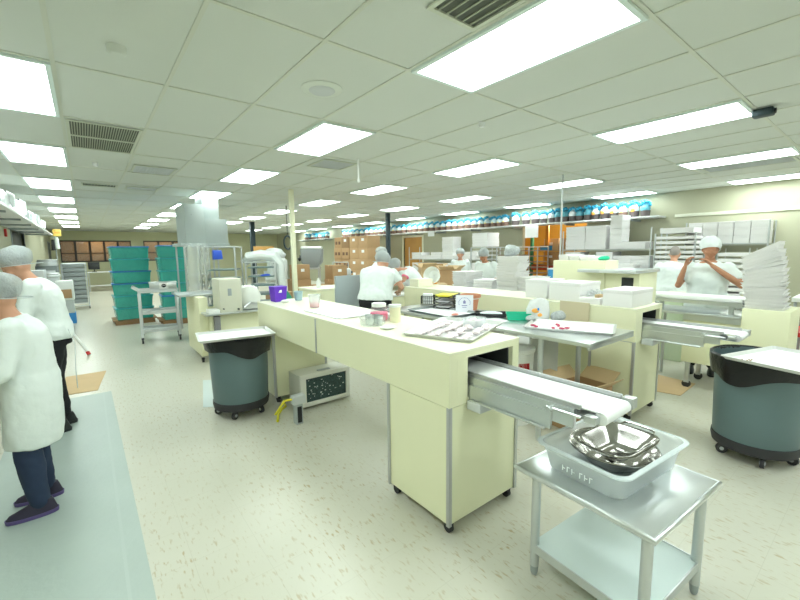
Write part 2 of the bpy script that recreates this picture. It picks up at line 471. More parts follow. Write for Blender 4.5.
MB().lathe([(.001, -.012), (.13, -.012), (.15, -.004), (.15, 0)], seg=32).build('trim_ring', mat('speaker_ring', (0.70, 0.74, 0.68), 0.5), t)
MB().lathe([(.001, -.02), (.085, -.02), (.095, -.0125)], seg=28).build('grille', greyl, t)
def small_disc(name, label, cat, x, y, r, m_=shelfm):
    o = MB().lathe([(.001, -.045), (r*.7, -.045), (r*.95, -.03), (r, -.008), (r, 0)], seg=24).build(name, m_)
    return tag(o, label, cat, None, (x, y, CEIL))
small_disc('smoke_detector', 'round white smoke detector on the ceiling at upper left', 'smoke detector', 0.24, 2.91, .05, ceil_m)
small_disc('sprinkler_head', 'small metal sprinkler head in the ceiling near the centre', 'sprinkler', 3.0, 2.55, .03)
small_disc('sprinkler_head', 'small sprinkler head beyond the large louvred vent', 'sprinkler', 0.2, 6.6, .03)
t = thing('security_camera', 'black box camera on the ceiling at the end of a light panel', 'camera', (4.66, .86, CEIL))
MB().box(-.05, .05, -.07, .07, -.075, -.012, .012).build('housing', dark_steel, t)
MB().box(-.03, .03, -.05, .05, -.012, 0).build('mount', greyl, t)
MB().lathe([(.022, 0), (.022, .012), (.001, .012)], (0, 0, 0), 14).build('lens', black, t).matrix_local = Matrix.Translation((0, -.07, -.045)) @ Matrix.Rotation(R(90), 4, 'X')

# ------------------------------------------------------------------ cream machines (packing lines)
def casters(t, pts, r=.028):
    for (x, y) in pts:
        c = MB().m(rubber).tube([(x-.012, y, r), (x+.012, y, r)], r, 14)
        c.m(black).box(x-.018, x+.018, y-.02, y+.02, r*1.2, .07)
        c.build('caster', None, t)

def packing_machine(label, x0, y0, length, leg_far=True, wdt=.60, legd=.55, belt=True, beltlen=.69, split=1.53):
    t = thing('packing_machine', label, 'machine', (x0, y0, 0), 0, 'cream conveyor machines')
    zt, zb = 1.045, .745
    # beam as a hollow box with an opening at the near end
    b = MB(cream)
    oy = .95 if length > .95 else length*.8
    b.box(0, .06, 0, length, zb, zt-.012); b.box(wdt-.06, wdt, 0, length, zb, zt-.012)
    b.box(.06, wdt-.06, 0, length, zb, zb+.03); b.box(.06, wdt-.06, 0, length, zt-.045, zt-.012)
    b.box(.06, wdt-.06, oy, oy+.02, zb+.03, zt-.045)
    b.box(.06, .14, -.0005, .02, zb+.03, zt-.045)
    b.build('housing', cream, t)
    MB().box(-.002, wdt+.002, -.002, length, zt-.012, zt, .003).build('top_panel', creamtop, t)
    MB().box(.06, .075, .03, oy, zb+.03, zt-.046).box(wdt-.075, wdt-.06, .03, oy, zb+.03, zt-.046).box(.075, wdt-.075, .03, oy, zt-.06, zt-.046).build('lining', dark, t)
    if split:
        MB().box(-.004, 0, split, split+.02, zb, zt-.012).build('joint_strip', alum, t)
    def leg(ya, yb):
        l = MB(cream).box(.006, wdt-.006, ya+.006, yb-.006, .07, zb-.007).build('leg_cabinet', cream, t)
        MB(greyp).box(.012, wdt-.012, ya+.012, yb-.012, zb-.007, zb).build('seam', greyp, l)
        for (cx, cy) in [(0, ya), (wdt, ya), (0, yb), (wdt, yb)]:
            MB(alum).box(cx-.004 if cx == 0 else cx-.018, cx+.018 if cx == 0 else cx+.004, cy-.004 if cy == ya else cy-.018, cy+.018 if cy == ya else cy+.004, .065, zb).build('corner_trim', alum, l)
        casters(t, [(.04, ya+.04), (wdt-.04, ya+.04), (.04, yb-.04), (wdt-.04, yb-.04)])
    leg(0, legd)
    if leg_far: leg(length-.42, length)
    if belt:
        L = beltlen; xb0, xb1 = .20, .43
        # side frames
        fr = MB(steel)
        fr.box(xb0-.035, xb0-.012, -L+.10, .6, .80, .885).box(xb1+.012, xb1+.035, -L+.12, .6, .80, .885)
        fr.box(xb0-.05, xb0-.035, -L+.20, .05, .765, .845)
        fr.box(xb0-.012, xb1+.012, -L+.2, .6, .79, .80)
        fr.tube([(xb0-.06, -.02, .765), (xb0-.06, -L+.22, .765)], .006, 8)
        o = fr.build('conveyor_frame', None, t)
        g = MB(alum).box(xb0-.02, xb0-.008, -L+.08, .3, .885, .905).box(xb1+.008, xb1+.02, -L+.02, .3, .885, .91)
        g.build('guide_rail', None, t)
        bl = MB(belt_m)
        bl.box(xb0, xb1, -L, .6, .885, .891); bl.box(xb0, xb1, -L, .6, .835, .84)
        bl.tube([(xb0, -L, .863), (xb1, -L, .863)], .028, 18)
        bl.build('belt', None, t)
        ta = MB(steel).box(xb0-.05, xb0-.005, -L+.0, -L+.05, .848, .88, .004).tube([(xb0-.05, -L+.22, .865), (xb0-.05, -L+.06, .865)], .007, 8)
        ta.tube([(xb0-.075, -L+.2, .865), (xb0-.02, -L+.2, .865)], .012, 10)
        ta.build('tension_bracket', None, t)
        ta = MB(steel)
        ta.box(xb1+.01, xb1+.06, -L-.03, -L+.02, .85, .90, .004).tube([(xb1+.02, -L, .863), (xb1+.085, -L, .863)], .014, 12)
        ta.build('tension_bracket', None, t)
        MB(greyl).box(.13, .30, -.10, -.005, .712, .762, .004).build('bracket_plate', None, t)
    return t
packing_machine('long cream packing machine in front, white belt running out toward the small steel table', 1.44, 1.42, 2.95)
packing_machine('cream packing machine at right, its belt ending beside the right grey bin', 3.76, 1.42, 3.25, True, .60, .40, True, .66, 1.0)

# ------------------------------------------------------------------ small steel table with tub and colanders
t = thing('work_stand', 'small stainless steel table with undershelf in the right foreground', 'table', (1.83, .745, 0), -4.0)
hx, hy = .305, .305
b = MB(steel).box(-hx, hx, -hy, hy, .532, .55, .006)
b.tube([(-hx, -hy, .538), (hx, -hy, .538), (hx, hy, .538), (-hx, hy, .538)], .014, 10, closed=True)
b.build('tabletop', None, t)
MB(steel_d).box(-.262, .262, -.268, .24, .15, .165, .003).build('undershelf', mat('shelf_steel', (0.66, 0.76, 0.76), 0.4, 0.1), t)
MB(steel_d).box(-.262, .262, -.275, -.269, .125, .166).box(-.269, -.263, -.269, .24, .125, .166).box(.263, .269, -.269, .24, .125, .166).build('shelf_rim', None, t)
for sx in (-1, 1):
    for sy in (-1, 1):
        l = MB(steel_d).tube([(sx*.252, (.228 if sy > 0 else -.262), .05), (sx*.252, (.228 if sy > 0 else -.262), .532)], .0205, 16).build('leg', None, t)
        MB(steel_d).tube([(sx*.252, (.228 if sy > 0 else -.262), 0), (sx*.252, (.228 if sy > 0 else -.262), .015), (sx*.252, (.228 if sy > 0 else -.262), .05)], [.012, .017, .019], 12).build('foot', greyp, l)
# translucent tub
TX, TY, TZ = 1.87, .775, .5525
t = thing('storage_tub', 'translucent plastic tub on the small steel table, two strainers inside', 'tub', (TX, TY, TZ), -5.0)
b = MB(frost)
def rrect(bm_, hx, hy, z, r=.05, seg=5):
    out = []
    for (cx, cy, a0) in [(hx-r, hy-r, 0), (-hx+r, hy-r, 90), (-hx+r, -hy+r, 180), (hx-r, -hy+r, 270)]:
        for k in range(seg+1):
            a = R(a0+90*k/seg); out.append(bm_.verts.new((cx+r*math.cos(a), cy+r*math.sin(a), z)))
    return out
def rr_loft(b, secs, cap0=True, cap1=False):
    rings = [rrect(b.bm, *s_) for s_ in secs]
    for A, B in zip(rings, rings[1:]):
        n = len(A)
        for j in range(n):
            f = b.bm.faces.new((A[j], A[(j+1) % n], B[(j+1) % n], B[j])); f.material_index = b.k
    if cap0: b.bm.faces.new(rings[0][::-1]).material_index = b.k
    if cap1: b.bm.faces.new(rings[-1]).material_index = b.k
    return b
rr_loft(b, [(.235, .160, .003, .05), (.243, .168, .010, .05), (.262, .180, .085, .05), (.266, .184, .09, .05), (.272, .192, .122, .05)])
b.build('body', None, t, solid=.003)
b = MB(frost); rr_loft(b, [(.272, .192, .117, .05), (.287, .207, .115, .055), (.288, .208, .122, .055), (.272, .192, .125, .05), (.272, .192, .117, .05)], False)
b.build('rim', frost_rim, t)
for k in range(6):
    b = MB(mat('mould_mark', (0.9, 0.95, 0.96), 0.4))
    y = .075-k*.022-(.014 if k > 2 else 0)
    b.box(-.2575, -.2545, y-.003, y, .032, .056); b.box(-.2575, -.2545, y-.013, y-.0029, .053, .056) if k % 2 else b.box(-.2575, -.2545, y-.013, y-.0029, .042, .045)
    b.build('moulded_letter', None, t)
t.scale = (1.04, 1.04, 1.05)
def bowl_rect(name, label, loc, hx, hy, hgt, rz):
    t = thing(name, label, 'strainer', loc, rz)
    b = MB(chrome)
    n = 4.5
    prof = [(.001, .0), (.42, .003), (.58, .014), (.70, .036), (.82, hgt*.7), (.92, hgt), (1.0, hgt+.005), (1.01, hgt+.001)]
    rings = []
    seg = 48
    for (r, z) in prof:
        ring = []
        for j in range(seg):
            a = 2*math.pi*j/seg; ca, sa = math.cos(a), math.sin(a)
            q = (abs(ca)**n+abs(sa)**n)**(-1/n)
            ring.append(b.bm.verts.new((r*hx*q*ca, r*hy*q*sa, z)))
        rings.append(ring)
    for A, B in zip(rings, rings[1:]):
        for j in range(seg): b.bm.faces.new((A[j], A[(j+1) % seg], B[(j+1) % seg], B[j])).smooth = True
    b.build('bowl', None, t, solid=.0015)
    pts = []
    for j in range(seg):
        a = 2*math.pi*j/seg; ca, sa = math.cos(a), math.sin(a); q = (abs(ca)**n+abs(sa)**n)**(-1/n)
        pts.append((hx*1.01*q*ca, hy*1.01*q*sa, hgt+.003))
    MB(chrome).tube(pts, .005, 8, closed=True).build('rim_wire', None, t)
    for s_ in (-1, 1):
        MB(chrome).tube([(s_*hx*.97, -hy*.6, hgt+.004), (s_*(hx+.022), -hy*.55, hgt+.010), (s_*(hx+.030), -hy*.3, hgt+.012), (s_*(hx+.030), hy*.3, hgt+.012), (s_*(hx+.022), hy*.55, hgt+.010), (s_*hx*.97, hy*.6, hgt+.004)], .0045, 8).build('handle', None, t)
    return t
t = thing('steel_bowl', 'round polished steel bowl under the strainer in the tub', 'bowl', (TX+.01, TY-.0, TZ+.010), 0)
MB(chrome).lathe([(.001, 0), (.075, .002), (.115, .02), (.145, .055), (.178, .088), (.190, .092), (.190, .088)], seg=48).build('bowl', None, t, solid=.0015)
MB(chrome).tube([(.189*math.cos(a*math.pi/20), .189*math.sin(a*math.pi/20), .092) for a in range(40)], .0035, 8, closed=True).build('rim_wire', None, t)
o = bowl_rect('strainer', 'square polished steel strainer with wire handles, on top in the tub', (TX-.045, TY-.04, TZ+.098), .170, .122, .066, -5)

# ------------------------------------------------------------------ grey bins with bags and trays
def waste_bin(label, x, y, rz, group='grey waste bins on casters'):
    t = thing('waste_bin', label, 'bin', (x, y, 0), rz, group)
    MB(bin_m).lathe([(.001, .12), (.245, .12), (.255, .14), (.266, .45), (.273, .72), (.277, .735), (.295, .74), (.297, .775), (.285, .778), (.276, .74), (.25, .3), (.001, .2)], seg=48).build('body', None, t)
    MB(rubber).lathe([(.001, .075), (.235, .075), (.255, .085), (.263, .125), (.262, .155), (.256, .157), (.255, .12), (.001, .118)], seg=40).build('dolly', None, t)
    for k in range(5):
        a = R(72*k+20); cx, cy = .215*math.cos(a), .215*math.sin(a)
        c = MB(rubber); tv = Vector((math.cos(a+1.2), math.sin(a+1.2), 0))
        c.tube([Vector((cx, cy, .038))-tv*.012, Vector((cx, cy, .038))+tv*.012], .037, 16)
        c.m(greyl).tube([Vector((cx, cy, .038))-tv*.017, Vector((cx, cy, .038))+tv*.017], .014, 12)
        c.m(black).tube([(cx, cy, .07), (cx, cy, .08)], .025, 10)
        c.build('caster', None, t)
    b = MB(bag_m)
    seg = 64; rings = []
    for (r, z, wob, wz) in [(.268, .66, 0, 0), (.285, .775, 0, .0), (.296, .786, .0, .004), (.312, .775, .004, .006), (.314, .73, .010, .012), (.304, .67, .012, .030), (.298, .635, .012, .04)]:
        ring = []
        for j in range(seg):
            a = 2*math.pi*j/seg
            wv = math.sin(a*3+1)*.5+math.sin(a*7)*.3+math.sin(a*13+2)*.2
            ring.append(b.bm.verts.new(((r+wob*wv)*math.cos(a), (r+wob*wv)*math.sin(a), z+wz*(math.sin(a*2+.7)+.4*math.sin(5*a)))))
        rings.append(ring)
    for A, B in zip(rings, rings[1:]):
        for j in range(seg): b.bm.faces.new((A[j], A[(j+1) % seg], B[(j+1) % seg], B[j])).smooth = True
    b.build('bin_bag', None, t, jit=.004)
    return t
waste_bin('grey-blue round waste bin on casters beside the long packing machine at left', 1.11, 4.00, 0)
waste_bin('large grey-blue round waste bin on casters at the right edge', 3.88, .59, 40)

def sheet_tray(name, label, loc, rz, sx, sy, m_=tray_m, paper_=True, group=None, tilt=(0, 0)):
    t = thing(name, label, 'tray', loc, rz, group)
    b = MB(m_); hx, hy = sx/2, sy/2
    rr_loft(b, [(hx-.02, hy-.02, 0, .015, 3), (hx-.004, hy-.004, .022, .018, 3), (hx, hy, .0225, .02, 3), (hx, hy, .019, .02, 3)])
    b.build('pan', None, t, solid=.0018)
    if paper_: MB(paper).box(-hx+.028, hx-.028, -hy+.028, hy-.028, .0012, .003).build('liner', None, t)
    t.rotation_euler = (R(tilt[0]), R(tilt[1]), R(rz)); return t
sheet_tray('sheet_tray', 'white lined sheet tray lying across the left waste bin', (1.06, 3.90, .796), -8, .66, .46)
sheet_tray('sheet_tray', 'white lined sheet tray lying on the right waste bin, crumbs at its corner', (3.72, .44, .797), -16, .66, .46)
b = MB()
for k in range(14):
    b.ell((3.50+random.uniform(-.05, .05), .62+random.uniform(-.03, .02), .8045), .007, .006, .003, 8)
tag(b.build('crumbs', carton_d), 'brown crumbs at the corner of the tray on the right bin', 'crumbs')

# ------------------------------------------------------------------ compressor unit and foot control under the long machine
t = thing('cooling_unit', 'beige metal cooling unit with dark mesh front under the long machine', 'cooling unit', (1.56, 3.62, 0))
cu = mat('beige_metal', (0.62, 0.62, 0.55), 0.45)
b = MB(cu).box(0, .56, 0, .02, .03, .36).box(0, .56, .02, .26, .04, .35, .004)
b.build('case', None, t)
bz = MB(cu).box(0, .56, -.03, -.005, .315, .36, .004).box(0, .56, -.03, -.005, .03, .07, .004).box(0, .06, -.03, -.005, .07, .315).box(.52, .56, -.03, -.005, .07, .315)
bz.build('bezel', mat('beige_bezel', (0.72, 0.72, 0.66), 0.4), t)
MB().box(.06, .52, -.012, -.002, .07, .315).build('grille', mat('dark_mesh', (0.03, 0.06, 0.06), 0.5, var=0.9, vscale=60), t)
b = MB()
for k in range(40):
    x, z = random.uniform(.08, .5), random.uniform(.09, .30); b.box(x, x+random.uniform(.004, .018), -.015, -.012, z, z+random.uniform(.004, .010))
o = b.build('lint', mat('lint', (0.6, 0.65, 0.62), 0.9), t); o['kind'] = 'stuff'
MB().box(.22, .36, .02, .06, .36, .366).build('vent_slot', greyp, t)
t = thing('foot_control', 'grey control post with yellow cable on the floor before the cooling unit', 'control', (1.42, 3.36, 0))
MB(greyl).box(-.03, .04, -.035, .035, 0, .19, .006).build('post', mat('post_grey', (0.40, 0.44, 0.45), 0.5), t)
MB(greyl).box(-.05, .07, -.04, .04, .19, .27, .006).build('head', greyl, t)
MB(greyp).box(-.015, .025, -.042, -.034, .02, .17).build('slot', black, t)
MB().tube([(-.045, 0, .24), (-.10, .06, .22), (-.13, .12, .13), (-.16, .14, .08)], .011, 8).build('cable', yellow, t)
tag(MB(black).tube([(1.28, 3.50, .012), (1.33, 3.62, .015), (1.41, 3.74, .012), (1.48, 3.8, .012), (1.5, 3.9, .02)], .012, 8).build('floor_cable', yellow), 'yellow and black cable on the floor at the foot of the long machine', 'cable')

# ------------------------------------------------------------------ people
def remeshed(mb, voxel, smooth=4):
    bmesh.ops.recalc_face_normals(mb.bm, faces=mb.bm.faces)
    me = bpy.data.meshes.new('tmp'); mb.bm.to_mesh(me); mb.bm.free()
    o = bpy.data.objects.new('tmp', me); COL.objects.link(o)
    md = o.modifiers.new('r', 'REMESH'); md.mode = 'VOXEL'; md.voxel_size = voxel
    if smooth:
        sm = o.modifiers.new('s', 'SMOOTH'); sm.iterations = smooth; sm.factor = .5
    dg = bpy.context.evaluated_depsgraph_get(); dg.update()
    out = bpy.data.meshes.new_from_object(o.evaluated_get(dg))
    bpy.data.objects.remove(o); bpy.data.meshes.remove(me)
    return out
def finish(me, name, mats, parent, extra=None, wr=0.0, freq=9.0):
    bm = bmesh.new(); bm.from_mesh(me)
    for f in bm.faces: f.material_index = 0
    if wr:
        bm.normal_update()
        for v in bm.verts:
            q = v.co*freq; d = noise.noise(Vector((q.x, q.y, q.z*.6)))+.5*noise.noise(q*2.3)
            v.co += v.normal*(d*wr)
    if extra:
        e2 = bpy.data.meshes.new('e'); extra.bm.to_mesh(e2)
        n0 = len(bm.faces); bm.from_mesh(e2); bpy.data.meshes.remove(e2); extra.bm.free()
    bm.to_mesh(me); bm.free(); me.name = name
    me.materials.clear()
    for x in mats: me.materials.append(x)
    for p in me.polygons: p.use_smooth = True
    o = bpy.data.objects.new(name, me); COL.objects.link(o)
    if parent: o.parent = parent
    return o
def chain(mb, pts, rad, seg=14):
    P = [Vector(p) for p in pts]
    mb.tube(P, rad, seg)
    for p, r in zip(P, rad): mb.ell(p, r, r, r, 14)
def lerp(a, b, t): return Vector(a)*(1-t)+Vector(b)*t

def person(label, loc, rz, s=1.0, lean=5, bend=10, head=(0, 20), arms=None, legs=None, build=1.0, skin=skin_l, hair=hair_d,
           cap='net', top='tee', topc=cloth_w, bottom=cloth_k, hem=.78, shoes=black, vox=.012, sleeve=.62, cuff=None, skirt=None, turn=0, capmat=None):
    t = thing('person', label, 'person', loc, rz)
    # spine
    zp = .90; n = 8; L = .50
    pts = [Vector((0, 0, zp))]; ang = []
    for i in range(n):
        a = R(lean+bend*i/(n-1)); ang.append(a)
        pts.append(pts[-1]+Vector((0, math.sin(a), math.cos(a)))*(L/n))
    ang.append(ang[-1])
    tr = R(turn)
    W = [.172, .166, .152, .150, .158, .168, .176, .150, .070]; D = [.130, .128, .112, .110, .118, .122, .112, .085, .060]
    def secs(add, i0=0, i1=8, extra=0):
        out = []
        for i in range(i0, i1+1):
            a = ang[i]; th = tr*i/8
            ax = Vector((math.cos(th), math.sin(th), 0)); ay = Vector((-math.sin(th), math.cos(th)*math.cos(a), -math.sin(a)))
            out.append((pts[i], ax*(W[i]*build+add), ay*(D[i]*build+add)))
        return out
    a = ang[-1]; top_p = pts[-1]
    na = R(lean+bend+head[1]*.35)
    nd = Vector((0, math.sin(na), math.cos(na)))
    headc = top_p+nd*.155
    HM = Matrix.Translation(headc) @ Matrix.Rotation(R(head[0]), 4, 'Z') @ Matrix.Rotation(-R(head[1]), 4, 'X')
    th = tr*.85
    ax = Vector((math.cos(th), math.sin(th), 0))
    sh = {1: pts[7]+ax*.165*build, -1: pts[7]-ax*.165*build}
    arms = arms or {}
    A = {}
    for sd in (1, -1):
        d = arms.get(sd, ((sd*.24, .02, 1.08), (sd*.20, .20, .98), (0, 1, -.1)))
        A[sd] = (sh[sd], Vector(d[0]), Vector(d[1]), Vector(d[2]).normalized())
    legs = legs or {}
    Lg = {}
    for sd in (1, -1):
        d = legs.get(sd, ((sd*.10, .02, .47), (sd*.11, -.03, .085)))
        Lg[sd] = (Vector((sd*.09, 0, zp-.02)), Vector(d[0]), Vector(d[1]))
    # body: one surface
    b = MB()
    b.loft(secs(0), 20, 2.2)
    chain(b, [top_p-nd*.03, top_p+nd*.05, headc-nd*.02], [.058, .050, .052])
    for sd in (1, -1):
        S, E_, Wr, hd = A[sd]
        chain(b, [S, lerp(S, E_, .5), E_, lerp(E_, Wr, .35), Wr], [.052, .045, .038, .037, .025])
        side = hd.cross(Vector((0, 0, 1))); side = side.normalized() if side.length > .1 else Vector((1, 0, 0))
        b.loft([(Wr, side*.024, hd.cross(side)*.018), (Wr+hd*.04, side*.038, hd.cross(side)*.016), (Wr+hd*.085, side*.040, hd.cross(side)*.013)], 14, 2.2)
        Hp, K, An = Lg[sd]
        chain(b, [Hp, lerp(Hp, K, .5), K, lerp(K, An, .35), An], [.092*build, .078*build, .056, .055, .036])
        b.ell(An+Vector((0, .05, -.045)), .036, .10, .034)
    hb = MB(); hb.ell((0, 0, 0), .074, .094, .108, 20).ell((0, .022, -.055), .056, .066, .060, 16).ell((0, .068, -.092), .026, .024, .020, 12)
    hb.ell((0, .098, -.022), .013, .020, .022, 10).ell((.040, .070, -.035), .024, .022, .024).ell((-.040, .070, -.035), .024, .022, .024)
    for sd in (1, -1): hb.ell((sd*.076, -.005, -.018), .010, .020, .030, 10)
    for v in hb.bm.verts: v.co = HM @ v.co
    tm = bpy.data.meshes.new('h'); hb.bm.to_mesh(tm); hb.bm.free(); b.bm.from_mesh(tm); bpy.data.meshes.remove(tm)
    ex = MB(skin, eye_m, lips, hair)
    for sd in (1, -1):
        S, E_, Wr, hd = A[sd]
        side = hd.cross(Vector((0, 0, 1))); side = side.normalized() if side.length > .1 else Vector((1, 0, 0))
        dn = side.cross(hd); dn = dn if dn.z < 0 else -dn
        for k in range(4):
            base = Wr+hd*.070+side*((k-1.5)*.019)
            ln = [.062, .074, .070, .054][k]
            p1 = base+hd*ln*.5+dn*.006; p2 = p1+hd*ln*.32+dn*ln*.30; p3 = p2+hd*ln*.10+dn*ln*.32
            ex.tube([base, p1, p2, p3], [.0095, .009, .008, .0065], 8)
        tb = Wr+hd*.03-side*(sd*.030)
        ex.tube([tb, tb+hd*.03-side*sd*.022+dn*.01, tb+hd*.055-side*sd*.020+dn*.022], [.012, .010, .008], 8)
    ef = MB(skin, eye_m, lips, hair)
    for sd in (1, -1):
        ef.m(eye_m).ell((sd*.030, .087, .004), .013, .008, .006, 10)
        ef.m(hair).ell((sd*.031, .090, .022), .019, .006, .0035, 10)
    ef.m(lips).ell((0, .089, -.062), .023, .010, .0065, 12)
    for v in ef.bm.verts: v.co = HM @ v.co
    tm = bpy.data.meshes.new('h'); ef.bm.to_mesh(tm); ef.bm.free(); ex.bm.from_mesh(tm); bpy.data.meshes.remove(tm)
    finish(remeshed(b, vox, 3), 'body', [skin, eye_m, lips, hair], t, ex)
    # trousers
    sk_ = .86 if skirt else 1.0
    b = MB()
    for sd in (1, -1):
        Hp, K, An = Lg[sd]
        chain(b, [Hp+Vector((0, 0, .02)), lerp(Hp, K, .5), K, lerp(K, An, .5), lerp(K, An, .93)], [.112*build, .098*build, .080, .072, .060])
    b.loft([(pts[0]+Vector((0, -.01, -.10)), Vector((.16*build, 0, 0)), Vector((0, .13*build, 0))), (pts[0], Vector((.183*build*sk_, 0, 0)), Vector((0, .144*build*sk_, 0))), (pts[1], Vector((.160*build*sk_, 0, 0)), Vector((0, .122*build*sk_, 0)))], 20, 2.2)
    finish(remeshed(b, .014, 4), 'trousers', [bottom], t, None, .008, 12)
    # shoes
    for sd in (1, -1):
        An = Lg[sd][2]; z0 = An.z-.085
        sm = MB(sole_m if shoes is shoe_m else shoes, shoes)
        c = Vector((An.x, An.y+.045, z0))
        sm.loft([(c+Vector((0, 0, .002)), Vector((.046, 0, 0)), Vector((0, .138, 0))), (c+Vector((0, 0, .028)), Vector((.048, 0, 0)), Vector((0, .142, 0)))], 20, 2.6)
        sm.m(shoes)
        sm.loft([(c+Vector((0, 0, .027)), Vector((.046, 0, 0)), Vector((0, .138, 0))), (c+Vector((0, -.005, .05)), Vector((.042, 0, 0)), Vector((0, .125, 0))), (c+Vector((0, -.045, .085)), Vector((.036, 0, 0)), Vector((0, .075, 0))), (c+Vector((0, -.06, .11)), Vector((.034, 0, 0)), Vector((0, .050, 0)))], 20, 2.3)
        sm.build('shoe', None, t)
    # top
    b = MB()
    S0 = secs(.041 if skirt else .036, 0, 7)
    hemc = []
    if skirt: hemc = [(Vector((0, skirt[2], skirt[0])), Vector((skirt[1], 0, 0)), Vector((0, skirt[1]*.86, 0))), (Vector((0, skirt[2]*.5, (skirt[0]+zp)/2)), Vector((.215*build, 0, 0)), Vector((0, .166*build, 0)))]
    else: hemc = [(Vector((0, -.005, hem)), Vector((.195*build, 0, 0)), Vector((0, .158*build, 0)))]
    b.loft(hemc+S0+[(top_p, Vector((.085, 0, 0)), Vector((0, .075, -.02)))], 24, 2.2)
    for sd in (1, -1):
        S, E_, Wr, hd = A[sd]
        if sleeve <= 1: q = lerp(S, E_, sleeve); S2 = S+Vector((0, 0, -.012)); chain(b, [S2, lerp(S2, q, .5)], [.068, .064]); b.tube([S2, lerp(S2, q, .5), q], [.068, .064, .062], 16)
        else:
            q = lerp(E_, Wr, sleeve-1); chain(b, [S, lerp(S, E_, .5), E_], [.078, .066, .058]); b.tube([E_, q], [.058, .046], 16)
    finish(remeshed(b, .013, 4), 'shirt' if not skirt else 'coat', [topc], t, None, .012, 8)
    if cuff:
        sd = cuff; S, E_, Wr, hd = A[sd]; q = lerp(S, E_, sleeve); q2 = lerp(S, E_, sleeve+.12)
        MB().tube([q, q2], [.067, .064], 16).build('sleeve_cuff', pinkcl, t)
    # hair and cap
    h = MB(); h.ell((0, -.014, .020), .077, .097, .100, 20)
    bmesh.ops.bisect_plane(h.bm, geom=h.bm.verts[:]+h.bm.edges[:]+h.bm.faces[:], plane_co=(0, .1, .040), plane_no=(0, -.72, 1), clear_inner=True)
    for v in h.bm.verts: v.co = HM @ v.co
    h.build('hair', hair, t)
    if cap:
        h = MB(); h.ell((0, -.030, .040), .106, .126, .106, 28)
        bm = h.bm
        bmesh.ops.bisect_plane(bm, geom=bm.verts[:]+bm.edges[:]+bm.faces[:], plane_co=(0, .1, .044), plane_no=(0, -.55, 1), clear_inner=True)
        for v in bm.verts:
            v.co += v.co.normalized()*noise.noise(v.co*28)*.010
            v.co = HM @ v.co
        h.build('hairnet', capmat or (net if cap == 'net' else netw), t)
        hb = MB(); P2 = []
        for j in range(28):
            a = 2*math.pi*j/28; x, y = .100*math.cos(a), -.030+.120*math.sin(a)
            P2.append(HM @ Vector((x, y, .044-.55*(.10-y))))
        hb.tube(P2, .003, 8, closed=True).build('hairnet_band', capmat or (mat('net_band', (0.50, 0.56, 0.58), .8) if cap == 'net' else netw), t)
    t.scale = (s, s, s)
    return t

person('person in hairnet, long white coat and navy trousers at the left edge', (-.325, 3.22, .012), 90, .865, 2, 9, (0, 26),
       {1: ((.24, .10, 1.06), (.16, .32, .98), (-.2, 1, -.1)), -1: ((-.24, .10, 1.06), (-.16, .32, .98), (.2, 1, -.1))},
       {1: ((.10, .03, .46), (.12, .0, .085)), -1: ((-.10, .05, .46), (-.12, .02, .085))},
       build=1.0, bottom=denim, shoes=shoe_m, vox=.011, skirt=(.50, .185, .02), sleeve=1.5)
p2 = person('person in hairnet, white top and black trousers bending over at left, apron string hanging', (-.30, 4.62, .012), 90, .98, 4, 14, (0, 36),
       {1: ((.22, .14, 1.10), (.14, .36, .98), (-.2, 1, -.1)), -1: ((-.22, .14, 1.10), (-.14, .36, .98), (.2, 1, -.1))},
       {1: ((.09, .02, .46), (.10, -.02, .085)), -1: ((-.09, .05, .46), (-.10, .02, .085))}, build=1.05, hem=.85, vox=.011, sleeve=1.4)
MB(cloth_w).loft([((-.17, -.13, .95), Vector((.012, 0, 0)), Vector((0, .003, 0))), ((-.18, -.165, .80), Vector((.013, 0, 0)), Vector((0, .003, 0))), ((-.17, -.15, .58), Vector((.014, 0, 0)), Vector((0, .003, 0))), ((-.17, -.15, .40), Vector((.012, 0, 0)), Vector((0, .003, 0)))], 8).build('apron_string', None, p2)
person('person in white t-shirt and black trousers with back turned, bending beside the grey panel', (3.06, 4.44, 0), -55, 1.0, 12, 30, (-20, 35),
       {1: ((.33, .16, 1.08), (.22, .40, 1.00), (-.4, 1, -.2)), -1: ((-.24, .18, 1.10), (-.12, .40, 1.0), (.2, 1, -.1))}, build=1.28, hem=.93, sleeve=.62)
person('person in white top with pink sleeve cuff leaning far forward over the work', (4.5, 5.2, 0), 68, .98, 20, 38, (0, 30),
       {1: ((.22, .36, 1.14), (.10, .52, 1.02), (-.1, 1, -.2)), -1: ((-.22, .34, 1.12), (-.12, .55, 1.02), (.1, 1, -.2))}, build=1.05, cuff=-1, sleeve=.5, hem=.80)
person('person in glasses and hairnet standing behind the bending person in the t-shirt', (4.72, 6.75, 0), -110, .99, 4, 8, (0, 15), build=.95)
person('person in white coat facing the camera behind open cartons by the wall rack', (7.15, 6.70, 0), 133, .97, 4, 8, (0, 15), build=.95, skirt=(.5, .21, 0), sleeve=1.3)
person('person in pale cap and white coat looking down among the white trays', (6.35, 5.20, 0), 105, .97, 6, 16, (10, 30), skin=skin_d, build=1.0, skirt=(.5, .22, 0), sleeve=1.4)
person('person with grey hair and white shirt seen from behind at the tray rack', (7.45, 2.33, 0), -85, .97, 6, 10, (0, 12),
       {1: ((.30, .06, 1.08), (.28, .28, 1.0), (0, 1, 0)), -1: ((-.30, .06, 1.08), (-.28, .28, 1.0), (0, 1, 0))}, hair=hair_g, build=1.14, cap=None, sleeve=.9, hem=.72)
person('person in white cap and short-sleeved white shirt, both hands raised near the face', (6.0, 1.48, 0), 104, 1.01, 2, 5, (10, 12),
       {1: ((.29, .10, 1.10), (.23, .24, 1.33), (-.25, .1, 1)), -1: ((-.31, .12, 1.12), (-.03, .25, 1.35), (.6, .1, .7))}, skin=skin_d, build=1.08, cap='cap', sleeve=.72, hem=.7)
